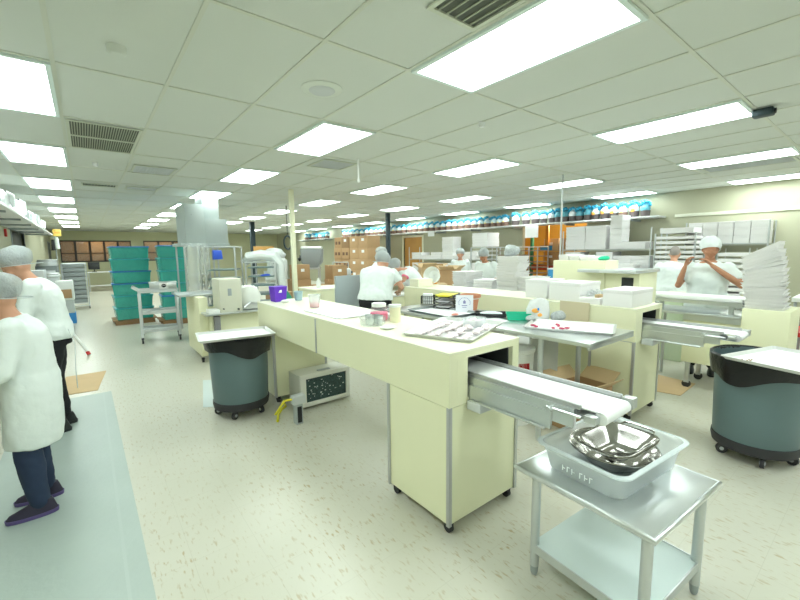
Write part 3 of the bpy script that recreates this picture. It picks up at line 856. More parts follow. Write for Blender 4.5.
# floor mats under and beside the workers
def floor_mat_obj(label, pts, h=.012, m_=mat_grey, name='floor_mat'):
    b = MB(m_)
    vs = [b.bm.verts.new((x, y, .001)) for x, y in pts]; f = b.bm.faces.new(vs)
    r = bmesh.ops.extrude_face_region(b.bm, geom=[f]); 
    for v in [g for g in r['geom'] if isinstance(g, bmesh.types.BMVert)]: v.co.z = h
    for f in b.bm.faces: f.material_index = 0
    return tag(b.build(name, m_), label, 'mat')
o = floor_mat_obj('long grey anti-fatigue floor mat under the two people at left', [(-.62, .6), (.13, .6), (.10, 5.55), (-.66, 5.55)], .011)
MB(mat('mat_ridge', (0.42, 0.49, 0.46), .42)).box(.02, .035, .62, 5.5, .011, .014).build('ridge', None, o)
floor_mat_obj('flat brown cardboard sheet on the floor beyond the grey mat', [(-.45, 5.75), (-.02, 5.72), (.09, 6.62), (-.33, 6.62)], .006, carton_l, 'cardboard_sheet')['category'] = 'cardboard'
floor_mat_obj('flat brown cardboard sheet on the floor behind the right grey bin', [(4.88, 1.36), (5.45, 1.38), (5.5, 1.78), (4.75, 1.95)], .006, carton_l, 'cardboard_sheet')['category'] = 'cardboard'
floor_mat_obj('pale grey plastic mat on the floor left of the left waste bin', [(.82, 4.35), (1.02, 4.2), (1.25, 5.15), (1.02, 5.3)], .005, mat('pale_mat', (0.60, 0.68, 0.68), .4), 'floor_mat')

# ------------------------------------------------------------------ things on the long machine in front
TOP = 1.0455
t = sheet_tray('sheet_tray', 'large sheet tray of pale pink candies on the near end of the long machine', (1.93, 1.83, TOP), 22, .68, .47, tray_m, False)
t.location = (1.915, 1.83, TOP)
rnd = random.Random(3)
cz = Matrix.Rotation(R(22), 4, 'Z')
for k in range(44):
    u_, v_ = -.29+.46*((k % 11)/10.0)+rnd.uniform(-.015, .015), -.17+.30*((k//11)/3.0)+rnd.uniform(-.02, .02)
    p = cz @ Vector((u_, v_, 0))
    o = MB().ell((0, 0, .013), .027, .022, .0125, 10).build('candy', mat('pale_candy', (0.86, 0.76, 0.78), .6, var=.1, vscale=50))
    tag(o, 'pale pink candy on the large front tray, %s from left in the %s row' % (ordn(k % 11), ordn(k//11)), 'candy', 'pale candies on the large sheet tray', (1.915+p.x, 1.83+p.y, TOP+.0025), rnd.uniform(0, 180))
def open_box(name, label, cat, loc, rz, hx, hy, h, m_, fill=None, lip=.004):
    t = thing(name, label, cat, loc, rz)
    b = MB(m_); rr_loft(b, [(hx*.92, hy*.92, 0, .02), (hx, hy, h, .025), (hx+lip, hy+lip, h, .025)]); b.build('body', None, t, solid=.0025)
    if fill: 
        b = MB(fill)
        for k in range(26): b.ell((rnd.uniform(-hx*.75, hx*.75), rnd.uniform(-hy*.75, hy*.75), h*.55+rnd.uniform(0, .012)), .018, .014, .010, 8)
        o = b.build('contents', fill, t); o['kind'] = 'stuff'
    return t
open_box('food_tub', 'small frosted plastic tub on the far right of the large sheet tray', 'tub', (2.10, 1.83, TOP+.003), 20, .085, .06, .055, frost, mat('pale_filling', (0.85, 0.75, 0.74), .6))
t = thing('glass_dish', 'low clear glass dish holding metal moulds at the edge of the long machine', 'dish', (1.60, 2.36, TOP))
MB(glass).lathe([(.001, .002), (.085, .002), (.092, .01), (.095, .055), (.098, .056)], seg=32).build('bowl', None, t, solid=.003)
for k, (x, y) in enumerate([(-.03, -.02), (.035, .0), (-.01, .04), (.03, -.045)]):
    MB(steel).lathe([(.018, .006), (.024, .05), (.026, .07), (.03, .071)], (x, y, 0), 16).build('mould', None, t)
t = thing('candy_jar', 'clear jar with pink candy and white lid on the long machine', 'jar', (1.75, 2.49, TOP))
MB(glass).lathe([(.001, .001), (.062, .001), (.070, .012), (.070, .085), (.055, .105), (.048, .11)], seg=28).build('jar', None, t)
MB(pink).lathe([(.001, .003), (.062, .003), (.068, .014), (.068, .062), (.001, .066)], seg=24).build('candy_fill', None, t)
MB(white).lathe([(.001, .107), (.056, .107), (.056, .132), (.05, .136), (.001, .136)], seg=24).build('lid', None, t)
t = thing('canister', 'slim cream cylinder canister with white lid beside the pink jar', 'canister', (1.80, 2.35, TOP))
MB(mat('cream_plastic', (0.82, 0.78, 0.56), .5)).lathe([(.001, 0), (.040, 0), (.042, .01), (.042, .115), (.001, .115)], seg=24).build('body', None, t)
MB(white).lathe([(.001, .1155), (.048, .1155), (.048, .132), (.001, .134)], seg=24).build('lid', None, t)
t = thing('glass_jar', 'squat clear glass jar behind the cream canister', 'jar', (1.90, 2.52, TOP))
MB(glass).lathe([(.001, .001), (.055, .001), (.062, .012), (.062, .07), (.045, .085), (.045, .10)], seg=24).build('jar', None, t)
MB(paper).lathe([(.001, .003), (.056, .003), (.058, .03), (.001, .035)], seg=20).build('contents', None, t)
tag(MB(white).lathe([(.001, .002), (.035, .002), (.055, .010), (.058, .012), (.036, 0), (.001, 0)], seg=28).build('saucer', white), 'small white saucer beside the glass dish on the machine edge', 'saucer', None, (1.60, 2.17, TOP+.001))
def deli_cup(name, label, loc, r, h, m_, fm=None, fh=.4):
    t = thing(name, label, 'cup', loc)
    MB(m_).lathe([(.001, .001), (r*.78, .001), (r, h), (r*1.05, h), (r*1.05, h-.005)], seg=24).build('cup', None, t, solid=.0015)
    if fm: MB(fm).lathe([(.001, .003), (r*.74, .003), (r*(.76+.2*fh), h*fh), (.001, h*fh+.003)], seg=20).build('contents', None, t)
deli_cup('plastic_cup', 'tall frosted cup with pink candy at the far end of the long machine', (1.70, 3.50, TOP), .058, .125, cupm, mat('pink_sweets', (0.90, 0.16, 0.28), .5), .34)
deli_cup('plastic_cup', 'blue-grey translucent cup beside the purple box', (1.83, 4.16, TOP), .048, .10, mat('blue_grey_cup', (0.35, 0.50, 0.58), .3))
t = thing('purple_carton', 'bright purple folded carton with white mark on the far end of the long machine', 'carton', (1.63, 4.24, TOP), 8)
MB(purple).loft([((0, 0, 0), Vector((.105, 0, 0)), Vector((0, .085, 0))), ((0, 0, .165), Vector((.125, 0, 0)), Vector((0, .10, 0)))], 4, 1.0).build('box', None, t).rotation_euler = (0, 0, R(45))
o = t.children[0]; o.data.transform(Matrix.Identity(4))
MB(white).box(-.045, .0, -.078, -.0715, .10, .128, .001).build('mark', None, t)
tag(MB(paper).ell((0, 0, .02), .04, .03, .02, 12).build('crumpled_tissue', paper, None, jit=.02), 'crumpled white tissue in front of the purple box', 'tissue', None, (1.62, 4.05, TOP+.004))
t = thing('parchment_sheet', 'white parchment sheets lying in a low stack along the long machine', 'paper', (1.74, 3.05, TOP))
MB(paper).box(-.22, .24, -.30, .30, .001, .006).build('sheet', None, t)
MB(paper).box(-.22, .22, -.33, .27, .0062, .009, mtx=Matrix.Rotation(R(3), 4, 'Z')).build('top_sheet', None, t)

# ------------------------------------------------------------------ work table between the two machines
t = thing('work_table', 'stainless work table between the two cream packing machines', 'table', (2.78, 1.34, 0))
b = MB(steel).box(0, .74, 0, 2.45, .868, .90, .004).box(.0, .74, 0, .02, .85, .868); b.build('tabletop', None, t)
for (x, y) in [(.05, .42), (.66, .42), (.05, 2.36), (.66, 2.36)]:
    MB(steel_d).tube([(x, y, 0.02), (x, y, .868)], .022, 14).tube([(x, y, 0), (x, y, .03)], .016, 12).build('leg', None, t)
WT = .9005
t = sheet_tray('sheet_tray', 'white sheet tray with a few red candies at the near end of the work table', (3.235, 1.74, WT), -68, .70, .46)
for k, (x, y) in enumerate([(3.02, 1.93), (3.07, 1.80), (3.10, 1.74), (3.15, 1.72), (3.19, 1.82), (3.24, 1.86), (3.05, 1.98)]):
    o = MB(redcandy).ell((0, 0, .010), .026, .014, .009, 10).build('red_candy', None)
    tag(o, 'dark red candy, %s of the few scattered on the white sheet tray' % ordn(k), 'candy', 'red candies on the sheet tray', (x, y, WT+.0035), k*50)
sheet_tray('sheet_tray', 'dark-rimmed sheet tray with papers on the left side of the work table', (3.03, 3.10, WT), 88, .70, .46, mat('dull_tray', (0.30, 0.33, 0.33), .4, .6))
tag(MB(pink_l).ell((0, 0, .010), .06, .035, .010, 12).build('pink_sweets', mat('coral', (0.80, 0.32, 0.26), .6)), 'coral coloured sweets on the dark-rimmed sheet tray', 'sweets', None, (2.98, 2.86, WT+.0035), 20)
tag(bx('paper_sheet', paper, -.1, .1, -.14, .14, 0, .002), 'white paper sheet lying on the middle of the work table', 'paper', None, (3.02, 2.42, WT), 70)
t = thing('wire_basket', 'small black wire basket of white slips on the work table', 'basket', (3.36, 3.70, WT), -50)
b = MB(black)
for z in (.01, .05, .09, .11):
    b.tube([(-.08, -.055, z), (.08, -.055, z), (.08, .055, z), (-.08, .055, z)], .003, 6, closed=True)
for k in range(7):
    for y in (-.055, .055): b.tube([(-.08+.16*k/6, y, .01), (-.08+.16*k/6, y, .11)], .0025, 6)
for k in range(1, 4):
    for x in (-.08, .08): b.tube([(x, -.055+.11*k/4, .01), (x, -.055+.11*k/4, .11)], .0025, 6)
b.build('frame', None, t)
MB(paper).box(-.06, .06, -.035, .035, .012, .14).build('slips', None, t)
t = thing('letter_tray', 'black three-tier letter tray holding papers and a yellow pad', 'letter tray', (3.34, 3.34, WT), -62)
for k in range(3):
    z = .01+k*.062
    b = MB(black).box(-.12, .12, -.15, .15, z, z+.004).box(-.12, -.114, -.15, .15, z+.004, z+.03).box(.114, .12, -.15, .15, z+.004, z+.03).box(-.114, .114, .144, .15, z+.004, z+.03)
    b.tube([(-.12, -.15, z+.03), (-.06, -.155, z+.006), (.06, -.155, z+.006), (.12, -.15, z+.03)], .005, 8)
    b.build('tier', None, t)
    MB(yellow if k == 2 else paper).box(-.105, .105, -.14, .13, z+.0045, z+.022+.008*(k == 2)).build('papers', None, t)
for (x, y) in [(-.117, -.10), (.117, -.10), (-.117, .12), (.117, .12)]:
    MB(black).tube([(x, y, .01), (x, y, .165)], .006, 8).build('post', None, t)
t = thing('framed_notice', 'white printed notice standing upright in front of the terracotta pot', 'notice', (3.22, 2.95, WT), -48)
tm_ = Matrix.Rotation(R(-8), 4, 'X')
MB(mat('notice_card', (0.80, 0.82, 0.90), .5)).box(-.095, .095, -.003, .003, .001, .19, mtx=tm_).build('card', None, t)
b = MB(mat('notice_ink', (0.25, 0.25, 0.50), .6))
for k in range(15):
    a = R(200-220*k/14); b.box(-.004+.062*math.cos(a), .004+.062*math.cos(a), -.0042, -.0032, .105+.055*math.sin(a)-.004, .105+.055*math.sin(a)+.004, mtx=tm_)
b.lathe([(.001, 0), (.016, 0)], (0, 0, 0), 12) if False else b.box(-.014, .014, -.0042, -.0032, .095, .125, mtx=tm_)
b.box(-.030, .030, -.0042, -.0032, .070, .078, mtx=tm_).box(-.022, .022, -.0042, -.0032, .052, .058, mtx=tm_).box(-.006, .006, -.0042, -.0032, .126, .134, mtx=tm_)
b.build('printing', None, t)
MB(black).box(-.04, .04, .0, .07, 0, .004).build('stand', None, t)
t = thing('terracotta_pot', 'terracotta coloured round pot standing behind the printed notice', 'pot', (3.44, 3.06, WT))
MB(terra).lathe([(.001, 0), (.075, 0), (.10, .14), (.118, .142), (.12, .175), (.112, .176), (.09, .10), (.001, .02)], seg=32).build('pot', None, t)
MB(paper).lathe([(.001, .12), (.10, .125), (.10, .14), (.001, .145)], seg=24).build('contents', mat('pot_fill', (.7, .7, .66), .8), t)
t = thing('document_tray', 'low black tray with clear bag of papers beside the notice', 'tray', (3.24, 2.60, WT), -52)
b = MB(black); rr_loft(b, [(.15, .09, .001, .02), (.16, .10, .035, .02), (.165, .105, .036, .02)]); b.build('tray', None, t, solid=.003)
MB(mat('bag_paper', (0.70, 0.78, 0.80), .4)).ell((0, 0, .025), .12, .07, .025, 14).build('papers', None, t)
t = thing('green_box', 'green open plastic box on the work table beside the bag', 'box', (3.27, 2.29, WT), -52)
b = MB(green); rr_loft(b, [(.10, .055, .001, .01), (.115, .065, .065, .012), (.12, .07, .066, .012)]); b.build('box', None, t, solid=.003)
MB(green).box(-.07, .07, -.03, .03, .003, .05, .01).build('contents', mat('green_light', (0.1, 0.65, 0.45), .5), t)
t = thing('printed_bag', 'clear crumpled bag with orange and blue print leaning on the cream machine', 'bag', (3.37, 2.14, WT), -50)
MB(mat('clear_bag', (0.86, 0.88, 0.90), .25, alpha=.7, bump=1, bscale=20)).loft([((0, 0, .002), Vector((.10, 0, 0)), Vector((0, .05, 0))), ((0, 0, .10), Vector((.11, 0, 0)), Vector((0, .055, 0))), ((.01, 0, .19), Vector((.085, 0, 0)), Vector((0, .03, 0))), ((.02, 0, .215), Vector((.03, 0, 0)), Vector((0, .012, 0)))], 18).build('bag', None, t, jit=.012)
MB(orange).ell((-.03, -.055, .10), .035, .006, .022, 12).ell((.01, -.057, .06), .022, .006, .018, 12).build('orange_print', None, t)
MB(blue).ell((-.005, -.060, .115), .010, .005, .015, 10).build('blue_print', None, t)
tag(MB(meshm).ell((0, 0, .045), .085, .055, .045, 20).build('mesh_bundle', meshm, None, jit=.03), 'bundled grey metallic wrapping beside the clear printed bag', 'bundle', None, (3.46, 1.98, WT+.012), 20)
tag(MB(meshm).ell((0, 0, .03), .05, .04, .03, 16).build('wrap_clump', meshm, None, jit=.02), 'small grey clump of wrapping between green box and printed bag', 'wrapping', None, (3.25, 2.14, WT+.01), 20)
# under the table
t = thing('round_tub', 'tall white round tub with red lettering on the floor beneath the work table', 'tub', (3.02, 2.12, 0))
MB(white).lathe([(.001, 0), (.13, 0), (.15, .66), (.16, .67), (.16, .70), (.001, .72)], seg=36).build('tub', None, t)
for k in range(6):
    a = R(212+k*9); x, y = .1475*math.cos(a), .1475*math.sin(a)
    MB(red).box(-.009, -.003, -.006, .002, .50, .58).box(.003, .009, -.006, .002, .50, .58).box(-.009, .009, -.006, .002, .50+.026*(k % 3), .512+.026*(k % 3)).build('letter', red, t).matrix_local = Matrix.Translation((x, y, 0)) @ Matrix.Rotation(a+R(90), 4, 'Z')
t = thing('pale_board', 'pale grey board standing under the work table beside the round tub', 'board', (3.34, 2.04, 0), -38)
MB(mat('pale_board', (0.62, 0.64, 0.60), .7)).box(-.13, .13, -.01, .02, 0, .74, .01).build('board', None, t)
MB(steel_d).tube([(.02, -.02, .2), (.09, -.02, .34), (.12, -.02, .32), (.06, -.02, .24)], .004, 6).build('cord', None, t)
def carton_box(label, loc, rz, sx, sy, sz, m_=None, flaps=False, mark=True, group=None, name='cardboard_box', tape=True):
    t = thing(name, label, 'box', loc, rz, group)
    m_ = m_ or carton
    b = MB(m_)
    if flaps:
        hx, hy = sx/2, sy/2; e = .006
        b.box(-hx, hx, -hy, hy, 0, e).box(-hx, -hx+e, -hy, hy, e, sz).box(hx-e, hx, -hy, hy, e, sz).box(-hx+e, hx-e, -hy, -hy+e, e, sz).box(-hx+e, hx-e, hy-e, hy, e, sz)
        b.build('box', None, t)
        for k, (ax_, sgn) in enumerate([('x', 1), ('x', -1), ('y', 1), ('y', -1)]):
            f = MB(carton_l)
            if ax_ == 'x': f.box(0, sx*.35, -hy+.01, hy-.01, 0, .005); mt = Matrix.Translation((sgn*hx, 0, sz)) @ Matrix.Rotation(0 if sgn > 0 else math.pi, 4, 'Z') @ Matrix.Rotation(R(-35), 4, 'Y')
            else: f.box(-hx+.01, hx-.01, 0, sy*.4, 0, .005); mt = Matrix.Translation((0, sgn*hy, sz)) @ Matrix.Rotation(0 if sgn > 0 else math.pi, 4, 'Z') @ Matrix.Rotation(R(40), 4, 'X')
            f.build('flap', None, t).matrix_local = mt
    else:
        b.box(-sx/2, sx/2, -sy/2, sy/2, 0, sz, .004).build('box', None, t)
        if tape: MB(carton_l).box(-sx/2-.001, sx/2+.001, -.025, .025, sz-.04, sz+.001).build('tape', None, t)
    if mark:
        MB(paper).box(-sx*.12, sx*.12, -sy/2-.002, -sy/2-.0005, sz*.52, sz*.72).build('label', None, t)
        if mark == 2: MB(ink).box(-sx/2-.002, -sx/2-.0005, -sy*.25, sy*.25, sz*.35, sz*.6).build('print', None, t)
    return t
carton_box('low open cardboard box under the near end of the work table', (3.40, 1.72, 0), -8, .46, .34, .36, carton, True, False)

# ------------------------------------------------------------------ things on the right machine
def lid_box(name, label, loc, rz, sx, sy, sz, m_=white, group=None):
    t = thing(name, label, 'box', loc, rz, group)
    MB(m_).box(-sx/2, sx/2, -sy/2, sy/2, 0, sz-.02, .003).build('box', None, t)
    MB(m_).box(-sx/2-.003, sx/2+.003, -sy/2-.003, sy/2+.003, sz-.035, sz, .003).build('lid', None, t)
    return t
boxw = mat('white_carton', (0.84, 0.83, 0.83), .6)
lid_box('white_box', 'large white carton on the near end of the right cream machine', (4.02, 1.60, TOP), 0, .46, .26, .155, boxw)
lid_box('white_box', 'flat white box behind the large white carton on the right machine', (4.00, 1.86, TOP), 0, .40, .20, .06, boxw)
lid_box('white_box', 'wide white carton farther back on the right machine, before the cream tower', (4.06, 2.15, TOP), 0, .42, .34, .19, boxw)
lid_box('white_box', 'white carton left of the wide one on the right machine', (4.06, 2.50, TOP), 3, .38, .26, .20, boxw)
t = thing('metal_parts', 'loose bright metal parts on top of the flat white box', 'metal parts', (4.00, 1.88, TOP+.0605))
for k, (x, y) in enumerate([(-.1, .02), (0, -.04), (.1, .03), (.02, .05)]):
    MB(steel).tube([(x-.05, y, .02), (x, y+.02, .045), (x+.05, y-.02, .02)], .016, 8).build('metal_piece', None, t)
MB(carton_l).box(-.15, -.05, -.085, -.045, 0, .03, .004).build('card_piece', None, t)
tag(MB(mat('tan_board', (0.66, 0.58, 0.40), .6)).box(-.012, .0, -.15, .15, 0, .30).build('tan_board', None), 'tan board hanging against the side of the right machine behind the tray', 'board', None, (3.755, 1.98, .76))
# white tray pile at mid distance
def tray_pile(label, loc, rz, n, sx, sy, h, jx=.02, jr=3, tilt=0.0, m_=white, group=None, cat='trays', name='stack_of_trays'):
    pass
def plastic_tray(label, loc, rz, sx, sy, h, m_=white, group=None, tilt=(0, 0), name='plastic_tray'):
    t = thing(name, label, 'tray', loc, rz, group)
    b = MB(m_); rr_loft(b, [(sx/2*.90, sy/2*.90, 0, .02, 3), (sx/2*.97, sy/2*.97, h*.85, .02, 3), (sx/2, sy/2, h*.85, .02, 3), (sx/2, sy/2, h, .02, 3), (sx/2-.012, sy/2-.012, h, .02, 3), (sx/2*.88, sy/2*.88, h*.2, .02, 3)], True, True)
    b.build('body', None, t); t.rotation_euler = (R(tilt[0]), R(tilt[1]), R(rz)); return t
def pile(prefix, base, rz, n, sx, sy, h, group, jit=.02, jr=4, m_=white, tilt0=0, dt=0, first=None, drift=(0, 0)):
    src = None
    for k in range(n):
        loc = (base[0]+drift[0]*k+rnd.uniform(-jit, jit), base[1]+drift[1]*k+rnd.uniform(-jit, jit), base[2]+k*(h*1.02))
        lab = prefix % ordn(k)
        if src is None: src = plastic_tray(lab, loc, rz, sx, sy, h, m_, group, (tilt0, 0)); o = src
        else: o = dup(src, loc, lab, rz+rnd.uniform(-jr, jr), group)
        o.rotation_euler = (R(tilt0+dt*k), 0, R(rz+rnd.uniform(-jr, jr)))

# ------------------------------------------------------------------ third line: machine at the man's place
t = thing('belt_machine', 'cream machine body on casters under the leaning white tray stack', 'machine', (5.2, .62, 0))
MB(cream).box(0, .55, 0, .36, .30, .955, .004).build('end_housing', cream, t)
MB(cream).box(.02, .53, .36, .86, .30, .78, .004).build('housing', cream, t)
MB(steel).box(-.02, .55, .36, 1.9, .84, .865, .003).box(.0, .53, .36, .86, .7805, .84).build('ledge', None, t)
MB(belt_m).box(.06, .34, .37, 1.95, 1.0, 1.05, .012).build('belt', None, t)
MB(steel).box(.05, .35, .37, 1.9, .96, .999).build('belt_frame', None, t)
for y in (.45, 1.1, 1.8): MB(steel_d).box(.10, .14, y, y+.04, .866, .959).build('support', None, t)
for (x, y) in [(.06, .06), (.48, .06), (.06, .80), (.48, .80)]:
    MB(steel_d).box(x-.02, x+.02, y-.02, y+.02, .085, .299).build('leg', None, t)
    c = MB(rubber).tube([(x-.015, y, .042), (x+.015, y, .042)], .042, 16); c.m(greyl).box(x-.022, x+.022, y-.025, y+.025, .06, .085); c.build('caster', None, t)
for y in (1.2, 1.84):
    MB(steel_d).tube([(.05, y, 0), (.05, y, .839)], .018, 12).tube([(.5, y, 0), (.5, y, .839)], .018, 12).build('leg_frame', None, t)
grp = 'white trays in the leaning stack'
tot = 0
for k in range(19):
    tl = 30*(k/18.0)**1.5
    lab = 'white plastic tray, %s from the bottom of the leaning stack at right' % ordn(k)
    o = plastic_tray(lab, (5.36+rnd.uniform(-.008, .008), .815+.07*(k/18.0)+rnd.uniform(-.012, .012), .957+k*.0315), 90, .325, .27, .031, boxw, grp)
    o.rotation_euler = (0, R(tl), R(90+rnd.uniform(-5, 5)))
t = thing('storage_cart', 'red shelf cart with dark bottles behind the leaning tray stack', 'cart', (6.3, .25, 0))
MB(red).box(0, .6, 0, .5, .55, .60, .004).build('tray', None, t)
MB(red).box(0, .6, 0, .5, .15, .19, .004).build('lower_tray', None, t)
for (x, y) in [(.02, .02), (.58, .02), (.02, .48), (.58, .48)]: MB(greyp).tube([(x, y, 0), (x, y, .95)], .014, 8).build('post', None, t)
MB(white).box(-.01, .61, -.01, .51, .95, 1.0, .004).build('top', None, t)
for k in range(6):
    o = MB(black).lathe([(.001, 0), (.032, 0), (.034, .13), (.014, .17), (.014, .21), (.001, .21)], seg=14).build('bottle', black)
    tag(o, 'dark bottle on the red cart, %s from the near side' % ordn(k), 'bottle', 'dark bottles on the red cart', (6.38+.14*(k % 3), .32+.22*(k//3), .6005))
t = thing('lidded_tub', 'cream tub with white lid standing beside the man on the steel table', 'tub', (6.02, 1.08, .9005))
MB(mat('cream_plastic', (0.82, 0.78, 0.56), .5)).lathe([(.001, 0), (.07, 0), (.085, .13), (.001, .13)], seg=24).build('tub', None, t)
MB(white).lathe([(.001, .1305), (.092, .1305), (.092, .15), (.001, .155)], seg=24).build('lid', None, t)
def steel_table(label, x0, x1, y0, y1, h, shelf=True, m_=steel):
    t = thing('work_table', label, 'table', (x0, y0, 0))
    X, Y_ = x1-x0, y1-y0
    MB(m_).box(0, X, 0, Y_, h-.03, h, .004).build('tabletop', None, t)
    if shelf: MB(m_).box(.04, X-.04, .04, Y_-.04, .22, .24).build('undershelf', None, t)
    for (x, y) in [(.04, .04), (X-.04, .04), (.04, Y_-.04), (X-.04, Y_-.04)]:
        MB(steel_d).tube([(x, y, 0), (x, y, h-.031)], .02, 12).build('leg', None, t)
    return t
steel_table('steel table between the man and the third conveyor line', 5.84, 6.16, .98, 1.22, .90, False)
t = thing('green_crate', 'pale green crate between the man and the person with grey hair', 'crate', (6.55, 1.95, 0))
MB(mat('pale_green', (0.62, 0.72, 0.52), .5)).box(-.2, .2, -.15, .15, .0, .92, .008).build('body', None, t)
MB(mat('pale_green_lid', (0.68, 0.78, 0.60), .5)).box(-.21, .21, -.16, .16, .92, .95, .006).build('lid', None, t)

# cream tower with steel ledge (second enrobing machine)
t = thing('cream_tower', 'tall cream machine tower with a steel side ledge beyond the right machine', 'machine', (4.62, 2.1, 0))
MB(cream).box(0, .34, 0, .64, .07, 1.44, .006).build('tower', None, t)
MB(cream).box(.02, .50, -.36, -.001, .07, 1.31, .004).build('housing', None, t)
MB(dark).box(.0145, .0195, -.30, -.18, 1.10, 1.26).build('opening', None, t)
MB(steel).box(-.14, .52, -.38, -.0015, 1.3105, 1.345, .006).box(-.14, -.004, -.0015, .25, 1.3105, 1.345, .004).build('ledge', None, t)
casters(t, [(.1, -.28), (.45, -.28), (.1, .55), (.45, .55)], .035)
tag(MB(green).ell((0, 0, .03), .08, .05, .028, 14).build('green_cloth', green, None, jit=.02), 'small bright green cloth on top of the cream tower', 'cloth', None, (4.80, 2.20, 1.442))
for k in range(3):
    lid_box('white_box', 'flat white box on the cream tower, %s from the near side' % ordn(k), (4.88, 2.36+.14*k, 1.4405), 0, .40, .12, .05+.01*k, boxw, 'flat boxes on the cream tower')
# mid-distance table carrying piles of white trays
steel_table('long table stacked with white trays beyond the right machine', 4.75, 5.45, 3.1, 4.9, .86, True, shelfm)
for pi_, (px_, py_, n_, rz_, dn) in enumerate([(5.0, 3.62, 17, 10, 'tallest pile of white trays behind the right machine'), (5.05, 3.3, 9, -8, 'near pile of white trays behind the right machine'), (5.0, 4.1, 7, 15, 'low pile of white trays left of the tallest one'), (5.1, 4.6, 10, 0, 'far pile of white trays at the table end')]):
    pile('white tray, %s up, '+dn.replace(' of white trays', ''), (px_, py_, .861), rz_, n_, .44, .34 if pi_ != 1 else .28, .036, 'white trays on the middle table, pile %s' % ['one', 'two', 'three', 'four'][pi_], .012, 7, boxw)
tag(MB(meshm).ell((0, 0, .07), .14, .11, .07, 20).build('mesh_bundle', meshm, None, jit=.05), 'large bundle of grey mesh wrapping on top of the tallest tray pile', 'bundle', None, (5.02, 3.66, 1.50))
for k, (x, y, z, sx, sy, sz, d) in enumerate([(4.55, 3.55, 0, .3, .5, .80, 'tall white carton at the front of the middle tray table'), (4.52, 4.25, 0, .32, .6, .95, 'long white carton at the far end of the middle tray table')]):
    lid_box('white_box', d, (x, y, z), 0, sx, sy, sz, boxw)
o = tag(MB(greyp).box(-.004, 0, -.04, .04, -.03, .03).build('grey_label', greyp), 'small grey printed label on the long white carton', 'label', None, (4.355, 4.12, .86))
# white tub with orange content and open cartons near the bending people
t = thing('round_tub', 'open white round tub lying tilted with orange contents beside the open carton', 'tub', (4.22, 4.50, TOP), 20)
MB(white).lathe([(.001, 0), (.10, 0), (.125, .10), (.135, .105), (.135, .09)], seg=32).build('tub', None, t, solid=.004).matrix_local = Matrix.Translation((0, 0, .135)) @ Matrix.Rotation(R(-75), 4, 'Y') @ Matrix.Rotation(0, 4, 'Z')
MB(orange).ell((-.03, 0, .035), .05, .07, .018, 14).build('contents', None, t)
lid_box('cream_box', 'cream upright box at the far end of the right machine', (3.95, 4.50, TOP), 0, .28, .20, .115, creamtop)
steel_table('pale table with open cartons in front of the person in the white coat', 5.35, 6.0, 5.35, 6.6, .86, True, shelfm)
carton_box('open cardboard carton with dark inside on the pale middle table', (5.68, 6.18, .861), -30, .44, .36, .36, carton_l, True)
carton_box('open cardboard carton tipped beside the person in pale cap', (5.70, 5.60, .861), 25, .36, .32, .34, carton, True)
carton_box('small brown carton in front of the open cartons', (5.05, 5.30, 0), -35, .32, .30, .98, carton_l, False)
# machine base between bending people
t = thing('cream_cabinet', 'low cream cabinet with white top where the two people bend', 'cabinet', (3.70, 4.95, 0))
MB(cream).box(0, .5, 0, .9, 0, .86, .005).build('body', None, t)
MB(paper).box(-.01, .51, -.01, .91, .86, .885, .004).build('top', None, t)
for k in range(3): MB(greyp).box(-.004, -.0005, .1, .8, .3+.15*k, .31+.15*k).build('groove', None, t)
# grey panel and cream counters left of them
tag(bx('room_divider', mat('grey_divider', (0.36, 0.41, 0.43), .6), 0, .42, 0, .05, 0, 1.24, .006), 'plain grey upright divider board left of the person in the t-shirt', 'divider', None, (2.72, 4.9, 0))
t = thing('cream_counter', 'low cream counter behind the long machine, left of the grey panel', 'counter', (2.72, 5.55, 0))
MB(cream).box(0, .75, 0, .6, 0, .98, .005).build('body', None, t)
MB(creamtop).box(-.01, .76, -.01, .61, .98, 1.01, .004).build('top', None, t)
MB(greyp).box(.4, .62, -.004, -.0005, .78, .92).build('socket_panel', None, t)
t = thing('bottle_pair', 'white bottle on the low cream counter', 'bottle', (2.85, 5.7, 1.0105))
MB(white).lathe([(.001, 0), (.035, 0), (.035, .11), (.015, .14), (.015, .16), (.001, .16)], seg=16).build('bottle', None, t)

# ------------------------------------------------------------------ posts and hanging things
tag(MB(post_m).box(-.04, .04, -.04, .04, 0, CEIL, .004).build('support_post', post_m), 'square cream post rising to the ceiling behind the long machine', 'post', None, (3.15, 7.3, 0))
tag(MB(dark_steel).box(-.055, .055, -.055, .055, 0, CEIL, .004).build('support_post', dark_steel), 'dark steel post rising above the people in the middle', 'post', None, (7.5, 10.1, 0))
tag(MB(dark_steel).box(-.08, .08, -.08, .08, 0, CEIL, .004).build('support_post', dark_steel), 'dark steel post far back near the galvanised duct', 'post', None, (5.1, 15.6, 0))
tag(MB(white).tube([(0, 0, 0), (0, 0, .26)], .012, 10).tube([(0, 0, -.03), (0, 0, .01)], .018, 10).build('hanging_rod', white), 'short white rod hanging from the ceiling near the centre', 'rod', None, (2.86, 4.47, CEIL-.262))
tag(MB(steel_d).tube([(0, 0, 1.405), (0, 0, CEIL)], .012, 10).build('hanging_conduit', steel_d), 'thin grey conduit dropping from the ceiling onto the cream tower', 'conduit', None, (5.0, 2.62, 0)) if False else \
tag(MB(steel_d).tube([(0, 0, .0), (0, 0, CEIL)], .014, 10).build('hanging_conduit', steel_d), 'thin grey conduit dropping from the ceiling beyond the cream tower', 'conduit', None, (6.1, 3.5, 0))
b = MB(dark_steel).tube([(0, 0, CEIL), (0, 0, 2.0)], .012, 8)
b.tube([(.10*math.cos(a*math.pi/8), 0, 1.83+.17*math.sin(a*math.pi/8)) for a in range(16)], .022, 8, closed=True)
